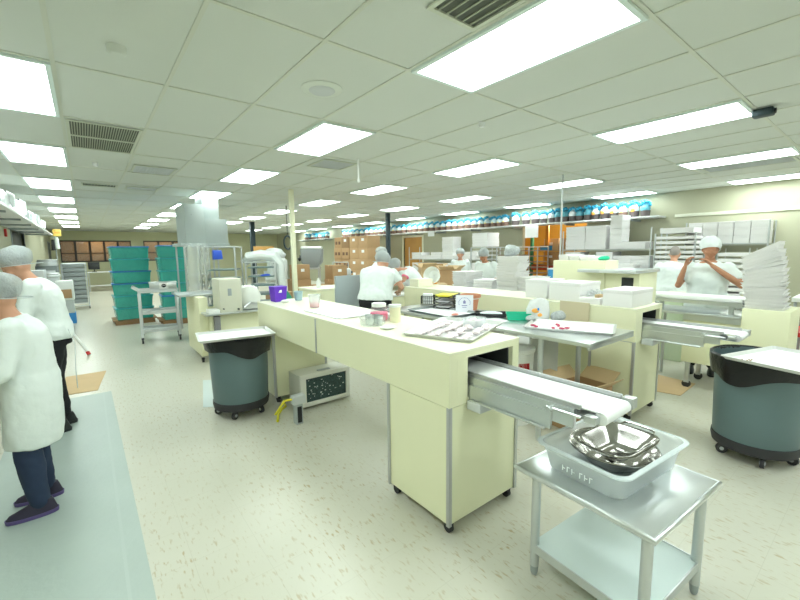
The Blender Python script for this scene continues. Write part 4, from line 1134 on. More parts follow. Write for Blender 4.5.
tag(b.build('hanging_hose', dark_steel), 'coiled dark hose hanging from the ceiling beside the cream post', 'hose', None, (4.1, 9.84, 0))

# ------------------------------------------------------------------ galvanised hood and racks at left
t = thing('exhaust_hood', 'galvanised sheet metal hood and duct reaching the ceiling above the racks', 'hood', (1.45, 8.5, 0))
MB(galv).box(.42, .72, .1, .7, 2.25, CEIL, .003).build('duct', None, t)
MB(galv).box(.08, .42, 0, .9, 1.78, 2.52, .003).build('left_section', None, t)
MB(galv).box(.42, .84, 0, .9, 1.78, 2.25, .003).build('right_section', None, t)
MB(galv).box(-.02, .86, -.02, .92, 1.72, 1.78, .004).build('rim', None, t)
MB(greyp).ell((.2, -.003, 2.32), .012, .006, .012, 8).build('rivet', None, t)
for (x, y) in [(0.02, .88), (.82, .88)]: MB(steel_d).box(x, x+.03, y-.03, y, 0, 1.72).build('post', None, t)
def sheet_rack(label, loc, rz, w_=.56, d=.66, h=1.72, n=11, trays=(), m_=steel_d, traym=tray_m, th=.026):
    t = thing('sheet_rack', label, 'rack', loc, rz)
    for (x, y) in [(-w_/2, -d/2), (w_/2, -d/2), (-w_/2, d/2), (w_/2, d/2)]:
        MB(m_).box(x-.013, x+.013, y-.013, y+.013, .09, h).build('post', None, t)
        c = MB(rubber).tube([(x-.012, y, .045), (x+.012, y, .045)], .043, 14); c.m(greyl).box(x-.02, x+.02, y-.02, y+.02, .07, .09); c.build('caster', None, t)
    for z in (h-.012, .10):
        MB(m_).tube([(-w_/2, -d/2, z), (w_/2, -d/2, z), (w_/2, d/2, z), (-w_/2, d/2, z)], .011, 8, closed=True).build('cross_frame', None, t)
    for k in range(n):
        z = .18+(h-.30)*k/(n-1)
        for sx in (-1, 1): MB(m_).box(sx*w_/2-.022*(sx > 0)-.0*(sx < 0), sx*w_/2+.022*(sx < 0), -d/2+.01, d/2-.01, z, z+.003).build('runner', None, t)
        if k in trays:
            MB(traym).box(-w_/2+.03, w_/2-.03, -d/2+.0, d/2-.02, z+.004, z+th, .003).build('sheet', None, t)
    return t
r_ = sheet_rack('tall steel sheet rack with a blue bag, standing below the galvanised hood', (1.97, 7.66, 0), -28, .50, .56, 1.70, 10, (0, 1, 2, 3, 4, 5, 6, 7), steel_d, mat('dark_sheet', (0.16, 0.24, 0.24), .4, .4))
tag(MB(mat('blue_bag', (0.03, 0.10, 0.60), .35)).box(-.075, .075, -.05, .05, 0, .16, .015).build('blue_bag', None, None, jit=.012), 'deep blue bag lying on the upper shelf of the steel sheet rack', 'bag', None, (1.82, 7.50, 1.471))
r2_ = sheet_rack('steel rack draped in white plastic with a little blue cloth inside', (2.56, 7.35, 0), -28, .50, .56, 1.42, 8, (0, 2, 3, 4, 5, 6, 7), steel_d, mat('dark_sheet', (0.16, 0.24, 0.24), .4, .4))
tag(MB(mat('blue_bag', (0.03, 0.10, 0.60), .35)).ell((0, 0, .03), .09, .05, .03, 14).build('blue_cloth', None, None, jit=.015), 'small blue cloth on the rack draped in white plastic', 'cloth', None, (2.51, 7.12, 1.145))
r3_ = sheet_rack('plastic wrapped rack at the left below the galvanised hood', (1.60, 7.99, 0), -28, .24, .56, 1.70, 8, (0, 1, 2, 3, 4, 5))
def draped(label, loc, rz, sx, sy, z0, z1, m_, name='plastic_cover', cat='plastic cover'):
    b = MB(m_)
    b.loft([((0, 0, z0), Vector((sx*1.06, 0, 0)), Vector((0, sy*1.06, 0))), ((0, 0, z0+(z1-z0)*.33), Vector((sx, 0, 0)), Vector((0, sy, 0))), ((0, 0, z0+(z1-z0)*.7), Vector((sx*1.03, 0, 0)), Vector((0, sy, 0))), ((0, 0, z1-.06), Vector((sx, 0, 0)), Vector((0, sy, 0))), ((0, 0, z1), Vector((sx*.8, 0, 0)), Vector((0, sy*.8, 0)))], 40, 5)
    bmesh.ops.subdivide_edges(b.bm, edges=b.bm.edges[:], cuts=2)
    return tag(b.build(name, m_, None, jit=.02), label, cat, None, loc, rz)
o = draped('x', (0, 0, 0), 0, .15, .31, .55, 1.76, mat('rack_wrap', (0.85, 0.93, 0.93), 0.12, alpha=0.28, bump=1.0, bscale=14)); o.parent = r3_
for k_ in ('label', 'category'): del o[k_]
t2 = MB(cover)
t2.tube([(-.30, 0, 1.40), (-.22, -.02, 1.50), (0, 0, 1.54), (.22, 0, 1.50), (.30, 0, 1.38), (.33, 0, 1.0), (.31, 0, .70)], [.05, .09, .10, .10, .085, .07, .05], 16)
for v in t2.bm.verts: v.co.y *= 3.0
t2.build('plastic_cover', cover, r2_, jit=.03)
# utility cart
t = thing('utility_cart', 'grey three-shelf utility cart in front of the teal tub stacks', 'cart', (.98, 8.38, 0), -6)
cg = mat('grey_cart', (0.62, 0.66, 0.66), .45)
for k, z in enumerate((.20, .52, .90)):
    b = MB(cg); rr_loft(b, [(.30, .22, z, .02, 3), (.31, .23, z+.03, .02, 3), (.31, .23, z+.055, .02, 3), (.29, .21, z+.055, .02, 3), (.285, .205, z+.02, .02, 3)], True, True)
    b.build('shelf', None, t)
for (x, y) in [(-.29, -.21), (.29, -.21), (-.29, .21), (.29, .21)]:
    MB(cg).box(x-.022, x+.022, y-.022, y+.022, .11, .90, .004).build('post', None, t)
    c = MB(rubber).tube([(x-.014, y, .05), (x+.014, y, .05)], .049, 14); c.m(black).box(x-.02, x+.02, y-.02, y+.02, .08, .11); c.build('caster', None, t)
MB(cg).tube([(-.31, -.18, .95), (-.38, -.17, 1.0), (-.38, .17, 1.0), (-.31, .18, .95)], .017, 8).build('handle', None, t)
t = thing('steel_box', 'stainless box with a dark round emblem on top of the utility cart', 'box', (1.06, 8.33, .9555), -6)
MB(steel).box(-.21, .21, -.14, .14, 0, .11, .006).build('body', None, t)
MB(steel).box(-.22, .22, -.15, .15, .11, .122, .003).build('lid', None, t)
MB(white).box(-.06, .08, -.1435, -.1405, .005, .105).build('label', None, t)
o = MB(black).ell((.01, -.145, .058), .036, .003, .032, 16).build('emblem', None, t)
MB(white).tube([(-.02, -.149, .055), (.01, -.149, .066), (.04, -.149, .055)], .003, 6).build('emblem_mark', None, o)
# teal tubs
def tub_proto(label, loc, rz, sx, sy, h, lidm, group):
    t = thing('storage_tub', label, 'tub', loc, rz, group)
    b = MB(teal); rr_loft(b, [(sx*.93, sy*.93, 0, .03, 3), (sx*.98, sy*.98, h-.05, .03, 3), (sx, sy, h-.045, .03, 3), (sx, sy, h-.03, .03, 3)], True, True); b.build('body', None, t)
    b = MB(lidm); rr_loft(b, [(sx*1.02, sy*1.02, h-.029, .03, 3), (sx*1.02, sy*1.02, h-.005, .03, 3), (sx*.95, sy*.95, h, .03, 3)], True, True); b.build('lid', None, t)
    return t
def pallet(label, loc, rz, sx, sy):
    t = thing('pallet', label, 'pallet', loc, rz)
    for k in range(5): 
        x = -sx+2*sx*k/4.0
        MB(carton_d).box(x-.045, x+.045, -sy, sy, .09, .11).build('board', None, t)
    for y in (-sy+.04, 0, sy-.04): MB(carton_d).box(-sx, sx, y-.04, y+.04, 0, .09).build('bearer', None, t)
pallet('wooden pallet under the left stack of teal tubs', (.78, 11.1, 0), 0, .38, .34)
for k in range(6):
    tub_proto('teal storage tub, %s from the bottom of the left stack' % ordn(k), (.78, 11.1, .112+k*.275), rnd.uniform(-3, 3), .37, .32, .272, lid_b if k in (2, 3, 5) else lid_t, 'teal tubs in the left stack')
pallet('wooden pallet under the right stack of teal tubs', (1.53, 10.4, 0), 0, .30, .34)
for k in range(6):
    tub_proto('teal storage tub, %s from the bottom of the right stack' % ordn(k), (1.53, 10.4, .112+k*.277), rnd.uniform(-3, 3), .27, .32, .274, lid_b if k in (1, 5) else lid_t, 'teal tubs in the right stack')

# ------------------------------------------------------------------ left machine (enrober) behind the left bin
t = thing('coating_machine', 'cream coating machine with tall control box behind the left waste bin', 'machine', (1.22, 5.85, 0))
MB(cream).box(.10, .80, .12, 1.12, .30, .72, .006).build('body', None, t)
MB(cream).box(-.02, .10, .30, 1.2, .10, .95, .004).build('side_panel', None, t)
MB(steel).box(.0, .82, -.02, .62, .7205, .745, .004).box(-.22, .40, .55, 1.18, .955, .98, .004).build('worktop', None, t)
MB(mat('control_box', (0.72, 0.72, 0.60), .5)).box(.20, .50, .02, .42, .7455, 1.215, .008).build('control_box', None, t)
MB(greyp).box(.31, .36, .012, .0195, .98, 1.08, .002).build('display', None, t)
MB(black).tube([(.44, .02, .78), (.44, -.005, .78)], .014, 10).build('knob', None, t)
MB(black).tube([(.24, .02, .80), (.24, -.005, .80)], .010, 10).build('knob', None, t)
MB(white).box(.05, .19, .0, .2, .7455, .80, .01).build('drip_tray', None, t)
MB(mat('yellow_edge', (0.75, 0.68, 0.05), .5)).box(.08, .10, .10, .13, .05, .40).build('leg', None, t)
for (x, y) in [(.13, .16), (.76, .16), (.13, 1.05), (.76, 1.05)]:
    MB(steel_d).box(x-.02, x+.02, y-.02, y+.02, .07, .299).build('leg', None, t)
casters(t, [(.0, .36), (.13, .16), (.76, .16), (.13, 1.05), (.76, 1.05)], .035)
MB(cover).loft([((.66, .30, .76), Vector((.15, 0, 0)), Vector((0, .25, 0))), ((.66, .30, .95), Vector((.17, 0, 0)), Vector((0, .26, 0))), ((.66, .3, 1.08), Vector((.12, 0, 0)), Vector((0, .2, 0)))], 20).build('white_guard', mat('guard', (0.80, 0.82, 0.78), .5), t, jit=.03)
MB(steel).tube([(.52, .0, .80), (.60, -.03, .86), (.80, .0, .83)], .02, 8).build('pipe', None, t)
MB(dark).box(.12, .19, .02, .11, .40, .70).build('motor', mat('motor', (0.22, 0.22, 0.23), .5), t)

# ------------------------------------------------------------------ left wall shelf and what is on it
t = thing('wall_shelf', 'long white shelf high along the left wall', 'shelf', (XL, 2.2, 2.19))
MB(shelfm).box(.001, .56, 0, 14.2, 0, .035, .003).build('board', None, t)
for k in range(9): MB(greyp).box(.001, .50, .6+1.6*k, .63+1.6*k, -.03, -.0005).build('bracket', None, t)
wrapb = mat('wrapped_white', (0.78, 0.84, 0.84), .2, bump=1, bscale=12)
ypos = [3.4, 4.3, 5.1, 6.0, 6.9, 8.0, 9.4, 10.8, 12.2, 13.8]
for k, y in enumerate(ypos):
    t = thing('wrapped_box', 'white plastic-wrapped box on the left wall shelf, %s from the near end' % ordn(k), 'box', (XL+.30, y, 2.2255), rnd.uniform(-8, 8), 'wrapped boxes on the left wall shelf')
    hh = [.24, .20, .26, .22, .16, .24, .28, .2, .26, .22][k]
    MB(wrapb).box(-.22, .20, -.26, .24, 0, hh, .02).build('box', None, t, jit=.012)
    MB(wrapb).tube([(.16, .12, hh), (.22, .16, hh-.02), (.235, .17, .06)], [.05, .04, .02], 10).build('loose_wrap', None, t, jit=.012)
tag(bx('alarm_box', red, 0, .04, -.05, .05, 0, .16, .006), 'small red alarm box on the left wall', 'alarm', None, (XL+.001, 11.77, 1.98))
t = thing('ceiling_sign', 'small orange and yellow sign hanging near the far left lights', 'sign', (-.76, 19.5, 2.28))
MB(mat('sign_yellow', (0.85, 0.62, 0.15), .5)).box(-.12, .12, -.02, .02, 0, .26, .004).build('panel', None, t)
MB(orange).box(-.08, .08, -.0215, -.0202, .10, .16).build('marking', None, t)
MB(greyp).tube([(0, 0, .26), (0, 0, CEIL-2.28)], .006, 6).build('rod', None, t)

# ------------------------------------------------------------------ equipment along the left wall
sheet_rack('grey steel tray rack at the end of the left wall equipment', (-.30, 15.2, 0), 0, .55, .7, 1.34, 9, (0, 1, 2, 3, 4, 5, 6, 7, 8), steel_d, mat('dull_pan', (0.30, 0.33, 0.33), .45, .3), .115)
t = thing('metal_cabinet', 'grey metal machine cabinet with stacked pans, left of the steel tray rack', 'cabinet', (-.95, 12.6, 0))
MB(greyl).box(0, .40, 0, .5, 0, 1.05, .006).build('body', None, t)
MB(steel).box(.02, .42, -.02, .5, 1.05, 1.10, .004).build('pan', None, t)
MB(steel).box(.0, .40, 0, .5, 1.105, 1.15, .004).build('pan', None, t)
MB(red).ell((.405, .1, .66), .012, .02, .02, 8).build('warning_lamp', None, t)
t = thing('metal_cabinet', 'lower grey plastic crate unit near the left wall behind the bending person', 'cabinet', (-1.1, 10.6, 0))
MB(greyl).box(0, .42, 0, .6, .9, 1.28, .01).build('bin', None, t)
MB(steel_d).box(.0, .42, 0, .6, .86, .90).build('shelf', None, t)
for (x, y) in [(.02, .02), (.38, .02), (.02, .56), (.38, .56)]: MB(steel_d).box(x, x+.025, y, y+.025, 0, .86).build('leg', None, t)
carton_box('brown carton on the floor rack by the left wall', (-.86, 10.0, 0), 0, .42, .4, 1.12, carton, False, mark=False)
t = thing('plastic_crate', 'white crate with brown carton front standing by the left wall', 'crate', (-.45, 12.0, 0))
MB(white).box(-.15, .17, -.2, .2, .55, 1.0, .02).build('crate', None, t)
MB(carton).box(-.13, .13, -.215, -.201, .60, .80, .003).build('carton_front', None, t)
MB(greyl).box(-.13, .15, -.18, .18, .25, .549, .01).build('lower_crate', None, t)
MB(blue).box(-.14, .16, -.18, .18, .0, .249, .01).build('blue_base', None, t)
t = thing('hanging_garment', 'white garment and dark bag hanging at the far left corner', 'garment', (-.80, 18.6, 0))
MB(black).tube([(-.06, 0, 1.75), (-.06, 0, 2.12)], [.07, .04], 10).build('bag', None, t)
MB(cloth_w).tube([(.05, 0, 1.80), (.05, 0, 2.2)], [.07, .04], 10).build('cloth', None, t, jit=.01)
MB(greyp).tube([(0, 0, 0), (0, 0, 2.24)], .02, 8).tube([(-.1, 0, 2.2), (.1, 0, 2.2)], .01, 8).build('stand', None, t)
# far table and things under the windows
steel_table('pale work table under the far windows', .0, .98, 21.6, 22.3, .84, True, shelfm)
t = thing('drawer_cabinet', 'pale drawer cabinet left of the far table', 'cabinet', (-.62, 22.0, 0))
MB(creamtop).box(0, .55, 0, .5, 0, .90, .005).build('body', None, t)
for k in range(3): MB(creamtop).box(.03, .52, -.014, -.0005, .05+.28*k, .30+.28*k, .004).build('drawer', None, t)
for k, (x, d) in enumerate([(.25, 'dark monitor on the far table below the windows')]):
    t = thing('monitor', d, 'monitor', (x, 21.9 if k == 0 else 25.35, .8405 if k == 0 else 1.2205))
    MB(black).box(-.2, .2, -.02, .02, .10, .42, .006).build('screen', None, t)
    MB(black).box(-.08, .08, -.06, .06, 0, .02).box(-.02, .02, -.01, .015, .02, .1).build('stand', None, t)

# ------------------------------------------------------------------ cartons, mixers behind the long machine
cs = [(3.55, 8.6, 0, .5, .45, .62), (3.95, 8.9, 0, .42, .4, .95), (3.95, 8.85, .952, .36, .34, .34), (4.40, 8.7, 0, .46, .42, .80), (4.78, 8.6, 0, .42, .42, .92), (4.78, 8.6, .922, .40, .38, .34), (4.15, 8.15, 0, .62, .4, .58), (3.2, 8.2, 0, .5, .4, .74), (3.60, 8.05, 0, .30, .36, .50)]
ds = ['lower left carton in the group behind the purple box', 'tall carton left of the cream post', 'small carton stacked on the tall one left of the cream post', 'carton just right of the cream post', 'tall carton at the right of the carton group', 'upper carton on the tall right one', 'wide low carton in front of the carton group', 'leftmost carton of the group behind the purple box', 'narrow low carton directly behind the purple box']
for (x, y, z, sx, sy, sz), d in zip(cs, ds): carton_box('brown cardboard '+d if False else d, (x, y, z), -38 if z == 0 and False else 0, sx, sy, sz, carton if sz < .9 else carton, False)
t = thing('green_sack', 'dark green bag on the floor beside the plastic covered rack', 'bag', (3.12, 7.75, 0))
MB(mat('dark_green', (0.03, 0.30, 0.20), .6)).ell((0, 0, .40), .18, .16, .42, 16).build('bag', None, t, jit=.03)
def mixer(label, loc, rz, bowlm, s=1.0, covered=False):
    t = thing('dough_mixer', label, 'mixer', loc, rz)
    MB(greyl).box(-.22, .22, -.2, .3, 0, .08, .02).build('base', None, t)
    MB(greyl).box(-.10, .10, .12, .30, .08, 1.20, .03).build('column', None, t)
    MB(greyl).box(-.13, .13, -.22, .32, 1.20, 1.42, .05).build('head', None, t)
    MB(steel).lathe([(.001, .62), (.13, .63), (.21, .78), (.23, 1.0), (.24, 1.0)], (0, -.05, 0), 24).build('bowl', None, t, solid=.004)
    MB(steel_d).tube([(0, -.05, 1.2), (0, -.05, .75)], .03, 10).build('shaft', None, t)
    MB(black).tube([(.13, .05, 1.3), (.18, .05, 1.3)], .04, 12).build('switch', None, t)
    if covered: MB(cover).ell((0, 0, 1.36), .24, .32, .16, 18).build('cover', None, t, jit=.04)
    t.scale = (s, s, s); return t
mixer('plastic-covered dough mixer behind the cartons, left of the cream post', (3.75, 9.9, 0), -30, steel, 1.12, True)
t = thing('hopper', 'large grey hopper with white lid on a stand, right of the cream post', 'hopper', (4.72, 9.75, 0), -35)
b = MB(mat('hopper_grey', (0.34, 0.37, 0.38), .5)); rr_loft(b, [(.16, .14, 1.18, .04), (.26, .22, 1.32, .05), (.28, .24, 1.66, .05)], True, True); b.build('body', None, t)
MB(white).box(-.26, .26, -.22, .22, 1.665, 1.73, .03).build('lid', None, t)
MB(black).tube([(-.36, 0, 1.38), (-.29, 0, 1.42), (-.285, 0, 1.5)], .05, 12).build('motor', None, t)
MB(steel_d).box(-.2, .2, -.16, .16, 1.13, 1.178).box(-.19, -.16, -.15, -.12, 0, 1.13).box(.16, .19, -.15, -.12, 0, 1.13).box(-.19, -.16, .12, .15, 0, 1.13).box(.16, .19, .12, .15, 0, 1.13).build('stand', None, t)
mixer('small bare mixer right of the carton group', (5.45, 9.2, 0), -30, steel, .80)
tag(draped('x', (3.55, 9.2, 0), 0, .2, .2, .95, 1.45, cover, 'plastic_cover'), 'white plastic bag hanging left of the tall carton', 'plastic cover')
t = thing('wall_board', 'small orange-brown board on a stand far behind the plastic covered rack', 'board', (4.45, 12.6, 0))
MB(wood).box(-.32, .32, -.02, .02, 1.42, 1.78, .004).build('board', None, t)
MB(black).box(.24, .30, -.03, -.021, 1.62, 1.72).build('holder', None, t)
for x in (-.28, .28): MB(greyp).box(x-.015, x+.015, -.015, .015, 0, 1.42).build('leg', None, t)
t = thing('roll_cart', 'thin steel cart frame between the carton group and the big carton stack', 'cart', (6.4, 11.2, 0), -38)
for x in (-.25, .25):
    MB(steel_d).tube([(x, 0, .06), (x, 0, 1.25)], .016, 8).build('post', None, t)
MB(steel_d).tube([(-.25, 0, 1.25), (.25, 0, 1.25)], .016, 8).tube([(-.25, 0, .75), (.25, 0, .75)], .012, 8).build('rail', None, t)
MB(greyl).box(-.3, .3, -.2, .2, .06, .12, .01).build('deck', None, t)
MB(rubber).tube([(-.25, -.03, .03), (-.25, .03, .03)], .03, 10).build('caster', None, t); MB(rubber).tube([(.25, -.03, .03), (.25, .03, .03)], .03, 10).build('caster', None, t)
# big stack of cartons
cols = [(14.22, .56), (13.62, .56), (13.0, .60), (12.38, .60)]
for ci, (y, wy) in enumerate(cols):
    nrow = 5 if ci != 1 else 5
    for k in range(nrow):
        m_ = carton if ci < 2 else mat('cardboard_warm', (0.50, 0.32, 0.17), 0.8, var=.08, vscale=6)
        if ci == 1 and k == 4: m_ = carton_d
        t = thing('cardboard_box', 'stacked carton, %s from the left, %s from the floor' % (['first', 'second', 'third', 'fourth'][ci], ordn(k)), 'box', (8.3+rnd.uniform(-.02, .02), y, .02+k*.428), 0, 'large carton stack at the back')
        MB(m_).box(-.28, .28, -wy/2, wy/2, 0, .424, .004).build('box', None, t)
        if ci < 2 and not (ci == 1 and k == 4): MB(ink).box(-.2822, -.2805, -.20, -.04, .14, .26).box(-.2822, -.2805, .04, .20, .14, .26).build('print', None, t)
        else: MB(paper).box(-.2822, -.2805, -.09, .09, .24, .34).build('label', None, t)
pallet('wooden pallet under the large carton stack', (8.3, 13.3, -.09), 0, .30, 1.2)

# ------------------------------------------------------------------ right wall: high shelf with gift bags
KY = 1.02
t = thing('wall_shelf', 'long white shelf high along the right wall, near section full of gift baskets', 'shelf', (XR, 3.2*KY, 2.225))
MB(shelfm).box(-.46, -.001, 0, 13.45*KY, 0, .035, .003).build('board', None, t)
for k in range(9): MB(greyp).box(-.44, -.001, .5+1.55*k, .53+1.55*k, -.05, -.0005).build('bracket', None, t)
t = thing('wall_shelf', 'shorter far section of the white shelf along the right wall', 'shelf', (XR, 17.5*KY, 2.225))
MB(shelfm).box(-.46, -.001, 0, 3.4, 0, .035, .003).build('board', None, t)
for k in range(3): MB(greyp).box(-.44, -.001, .3+1.3*k, .33+1.3*k, -.05, -.0005).build('bracket', None, t)
tag(bx('paper_notice', paper, -.006, 0, -.20, .20, -.34, 0), 'white paper notice hanging under the right shelf over the opening', 'notice', None, (XR-.47, 6.25, 2.235))
tag(bx('paper_notice', paper, -.006, 0, -.16, .16, -.16, 0), 'small white notice hanging under the right shelf farther back', 'notice', None, (XR-.47, 10.2, 2.235))
basket_m = mat('dark_basket', (0.10, 0.08, 0.08), .7)
face_m = mat('yellow_candy', (0.85, 0.70, 0.25), .6)
def gift(kind):
    t = thing('gift_basket', 'x', 'gift basket', (0, 0, 0), 0)
    MB(basket_m if kind else mat('brown_basket', (0.22, 0.13, 0.10), .7)).lathe([(.001, 0), (.075, 0), (.09, .11), (.09, .13), (.001, .13)], seg=14, sy=1.0).build('basket', None, t)
    wm = {0: cello, 1: paper, 2: mat('teal_wrap', (0.12, 0.40, 0.50), .3, var=.3, vscale=30), 3: cello}[kind]
    MB(wm).lathe([(.085, .12), (.095, .17), (.07, .24), (.025, .285), (.001, .29)], seg=14).build('wrapping', None, t, jit=.012)
    if kind == 3: MB(orange).ell((-.085, 0, .15), .025, .045, .04, 10).build('orange_flower', None, t)
    if kind == 0: MB(face_m).ell((-.085, 0, .14), .02, .03, .025, 8).build('candy_front', None, t)
    b = MB(bow_b)
    for k in range(7):
        a = k*2*math.pi/7+.3
        b.ell((.062*math.cos(a), .078*math.sin(a), .29+.035*math.sin(k*2.1)), .036, .040, .030, 8)
    b.ell((0, 0, .35), .035, .035, .03, 8)
    b.build('bow', None, t, jit=.028)
    return t
ys = [3.51, 3.73, 3.96, 4.16, 4.35, 4.57, 4.74, 4.95, 5.12, 5.31, 5.49, 5.67, 5.91, 6.15, 6.44, 6.77, 7.12, 7.31, 7.51, 7.76, 8.0, 8.26, 8.53, 8.81, 9.09, 9.35, 9.61, 9.88, 10.15, 10.44, 10.74, 11.05, 11.36, 11.69, 11.97, 12.27, 12.57, 12.87, 13.19, 13.52, 13.86, 14.21, 14.58, 14.95, 15.34, 15.74, 16.07]
kinds = [2, 3, 0, 3, 3, 3, 2, 2, 1, 2, 2, 1, 1, 1, 1, 1] 
protos = {}
def put_gift(kind, y, lab, grp_):
    sc = 1.0 + rnd.uniform(-.06, .06)
    loc = (XR-.27, y*KY, 2.2605)
    if kind not in protos:
        g = gift(kind); g['label'] = lab; g['group'] = grp_; g.location = loc; protos[kind] = g
    else: g = dup(protos[kind], loc, lab, rnd.uniform(-12, 12), grp_)
    g.scale = (sc*1.15, sc*(1.08 if y < 6 else 1.25), sc*(1.0 if y < 6.9 else .92))
kn = {0: 'gift basket with pale wrap and blue bow', 1: 'gift basket with white wrap and blue bow', 2: 'gift basket with teal wrap and blue bow', 3: 'gift basket with orange flower and blue bow'}
for k, y in enumerate(ys):
    kd = kinds[k] if k < len(kinds) else (0 if k % 3 else 3 if False else (0, 0, 1)[k % 3])
    put_gift(kd, y, '%s, %s from the right end of the shelf' % (kn[kd], ordn(k)), 'gift baskets on the right wall shelf')
for k, y in enumerate([17.7, 18.1, 18.5, 18.9, 19.3, 19.7, 20.1]):
    put_gift(2 if k % 2 else 0, y, 'far shelf %s, %s from its right end' % (kn[2 if k % 2 else 0], ordn(k)), 'gift baskets on the far shelf section')

# ------------------------------------------------------------------ right wall: wire shelving, trays, boxes
def wire_unit(label, x0, x1, y0, y1, zs, top, name='wire_shelving'):
    t = thing(name, label, 'shelving', (x0, y0, 0))
    X, Y_ = x1-x0, y1-y0
    for (x, y) in [(0, 0), (X, 0), (0, Y_), (X, Y_)]: MB(steel_d).tube([(x, y, 0), (x, y, top)], .014, 8).build('post', None, t)
    for z in zs:
        b = MB(steel_d)
        b.tube([(0, 0, z), (X, 0, z), (X, Y_, z), (0, Y_, z)], .008, 6, closed=True)
        n = int(Y_/.06)
        for k in range(1, n): b.box(0, X, Y_*k/n-.0025, Y_*k/n+.0025, z-.002, z+.003)
        b.box(-.004, .004, 0, Y_, z-.03, z-.022)
        b.build('wire_shelf', None, t)
    return t
def box_rows(prefix, x, y0, y1, z, cols_, rows, sx, h, grp_, m_=boxw, gap=.012, skip=()):
    src = None; wy = (y1-y0)/cols_
    for c_ in range(cols_):
        for r_ in range(rows):
            if (c_, r_) in skip: continue
            lab = '%s, %s from the right, %s up' % (prefix, ordn(c_), ordn(r_))
            loc = (x+rnd.uniform(-.01, .01), y0+wy*(c_+.5), z+.006+r_*h)
            if src is None:
                src = lid_box('white_box', lab, loc, 0, sx, wy-gap, h-.003, m_, grp_); src.rotation_euler = (0, 0, 0)
            else: dup(src, loc, lab, rnd.uniform(-.6, .6), grp_)
wire_unit('wire shelving unit against the right wall, flat white boxes on it', 9.0, 9.55, 3.15*KY, 5.0*KY, (.35, .88, 1.16, 1.56), 2.0)
box_rows('white box in the tall pair on the wire unit', 9.25, 3.32, 3.92, 1.566, 1, 1, .42, .15, None, boxw)
box_rows('white box in the short wire shelf column', 9.25, 3.80, 4.05, 1.566, 1, 5, .40, .145, 'short column of white boxes')
box_rows('white tray box on the upper wire shelf', 9.25, 4.12, 5.05, 1.566, 2, 7, .44, .075, 'white tray boxes on the upper wire shelf')
box_rows('white box on the second wire shelf', 9.25, 3.22, 5.05, 1.166, 5, 4, .44, .085, 'white boxes on the second wire shelf', skip=((1, 3), (3, 3), (3, 2), (0, 3)))
t = thing('blue_cloth_table', 'low table draped with blue cloth below the wire shelving', 'table', (8.35, 3.2, 0))
MB(shelfm).box(0, .5, 0, 1.9, 1.12, 1.15, .004).build('tabletop', None, t)
MB(bluecloth).box(.01, .03, .02, 1.88, .35, 1.119, .004).build('cloth', None, t)
for (x, y) in [(.06, .05), (.45, .05), (.06, 1.85), (.45, 1.85)]: MB(steel_d).tube([(x, y, 0), (x, y, 1.119)], .018, 8).build('leg', None, t)
tag(bx('small_dark_box', black, -.05, .05, -.1, .1, 0, .09, .006), 'small dark box on the white tabletop above the blue cloth', 'box', None, (8.5, 4.85, 1.1505))
box_rows('flat white box on the blue cloth table', 8.62, 3.3, 4.7, 1.1505, 3, 2, .34, .06, 'flat boxes on the blue cloth table')
# rack of white trays behind the person with grey hair
t = thing('tray_rack', 'tall rack of white trays behind the person with grey hair', 'rack', (8.85, 2.42, 0))
for (x, y) in [(0, 0), (.6, 0), (0, .66), (.6, .66)]: MB(steel_d).box(x-.012, x+.012, y-.012, y+.012, 0, 1.86).build('post', None, t)
MB(steel_d).box(-.012, .612, -.012, .672, .1, .13).build('base', None, t)
for k in range(18):
    MB(boxw).box(-.006, .58, .013, .647, .18+k*.092, .18+k*.092+.055, .006).build('tray', None, t)
t = lid_box('white_box', 'flat white box on top of the tall white tray rack', (9.15, 2.75, 1.8605), 0, .5, .55, .10, boxw)
# wall rack with three rows of white boxes
wire_unit('wall rack with three rows of flat white boxes at the right', 9.35, 9.86, 1.50, 2.72, (1.64,), 2.06, 'wall_rack')
box_rows('flat white box on the wall rack', 9.60, 1.52, 2.70, 1.646, 5, 3, .44, .135, 'flat white boxes on the wall rack')
t = thing('tray_rack', 'short stack rack of white trays behind the man', 'rack', (8.72, 1.62, 0))
for k in range(14): MB(boxw).box(0, .5, 0, .42, .12+k*.10, .12+k*.10+.06, .006).build('tray', None, t)
for (x, y) in [(-.012, -.012), (.5, -.012), (-.012, .42), (.5, .42)]: MB(steel_d).box(x, x+.012, y, y+.012, 0, 1.56).build('post', None, t)
# long wire shelving toward the back, speed racks
wire_unit('long wire shelving along the right wall beyond the opening', 9.1, 9.6, 7.7, 11.0, (.4, .9, 1.3), 1.72)
box_rows('pale box on the long wire shelving', 9.35, 7.9, 10.9, 1.306, 6, 2, .42, .11, 'pale boxes on the long wire shelving', skip=((1, 1), (4, 1)))
box_rows('pale box on the lower long wire shelf', 9.35, 7.9, 10.9, .906, 6, 2, .42, .13, 'pale boxes on the lower long wire shelf')
box_rows('box in the tall white column', 9.35, 8.9, 9.4, 1.53, 1, 4, .36, .12, 'tall white column of boxes')
sheet_rack('steel sheet rack filled with brown-edged trays beside the opening', (8.75, 6.35, 0), -10, .52, .62, 1.66, 13, range(13), steel_d, mat('brown_tray', (0.34, 0.26, 0.20), .6))
sheet_rack('steel sheet rack of white trays left of the brown-edged one', (8.75, 7.25, 0), -10, .52, .62, 1.66, 13, range(13), steel_d, boxw)
box_rows('white tray topping the left sheet rack', 8.75, 6.98, 7.52, 1.67, 1, 5, .5, .075, 'white trays on top of the sheet rack')
sheet_rack('second steel rack just inside the storage opening', (9.6, 5.95+.35, 0), 0, .5, .6, 1.66, 10, range(10), steel_d, mat('brown_tray', (0.34, 0.26, 0.20), .6))
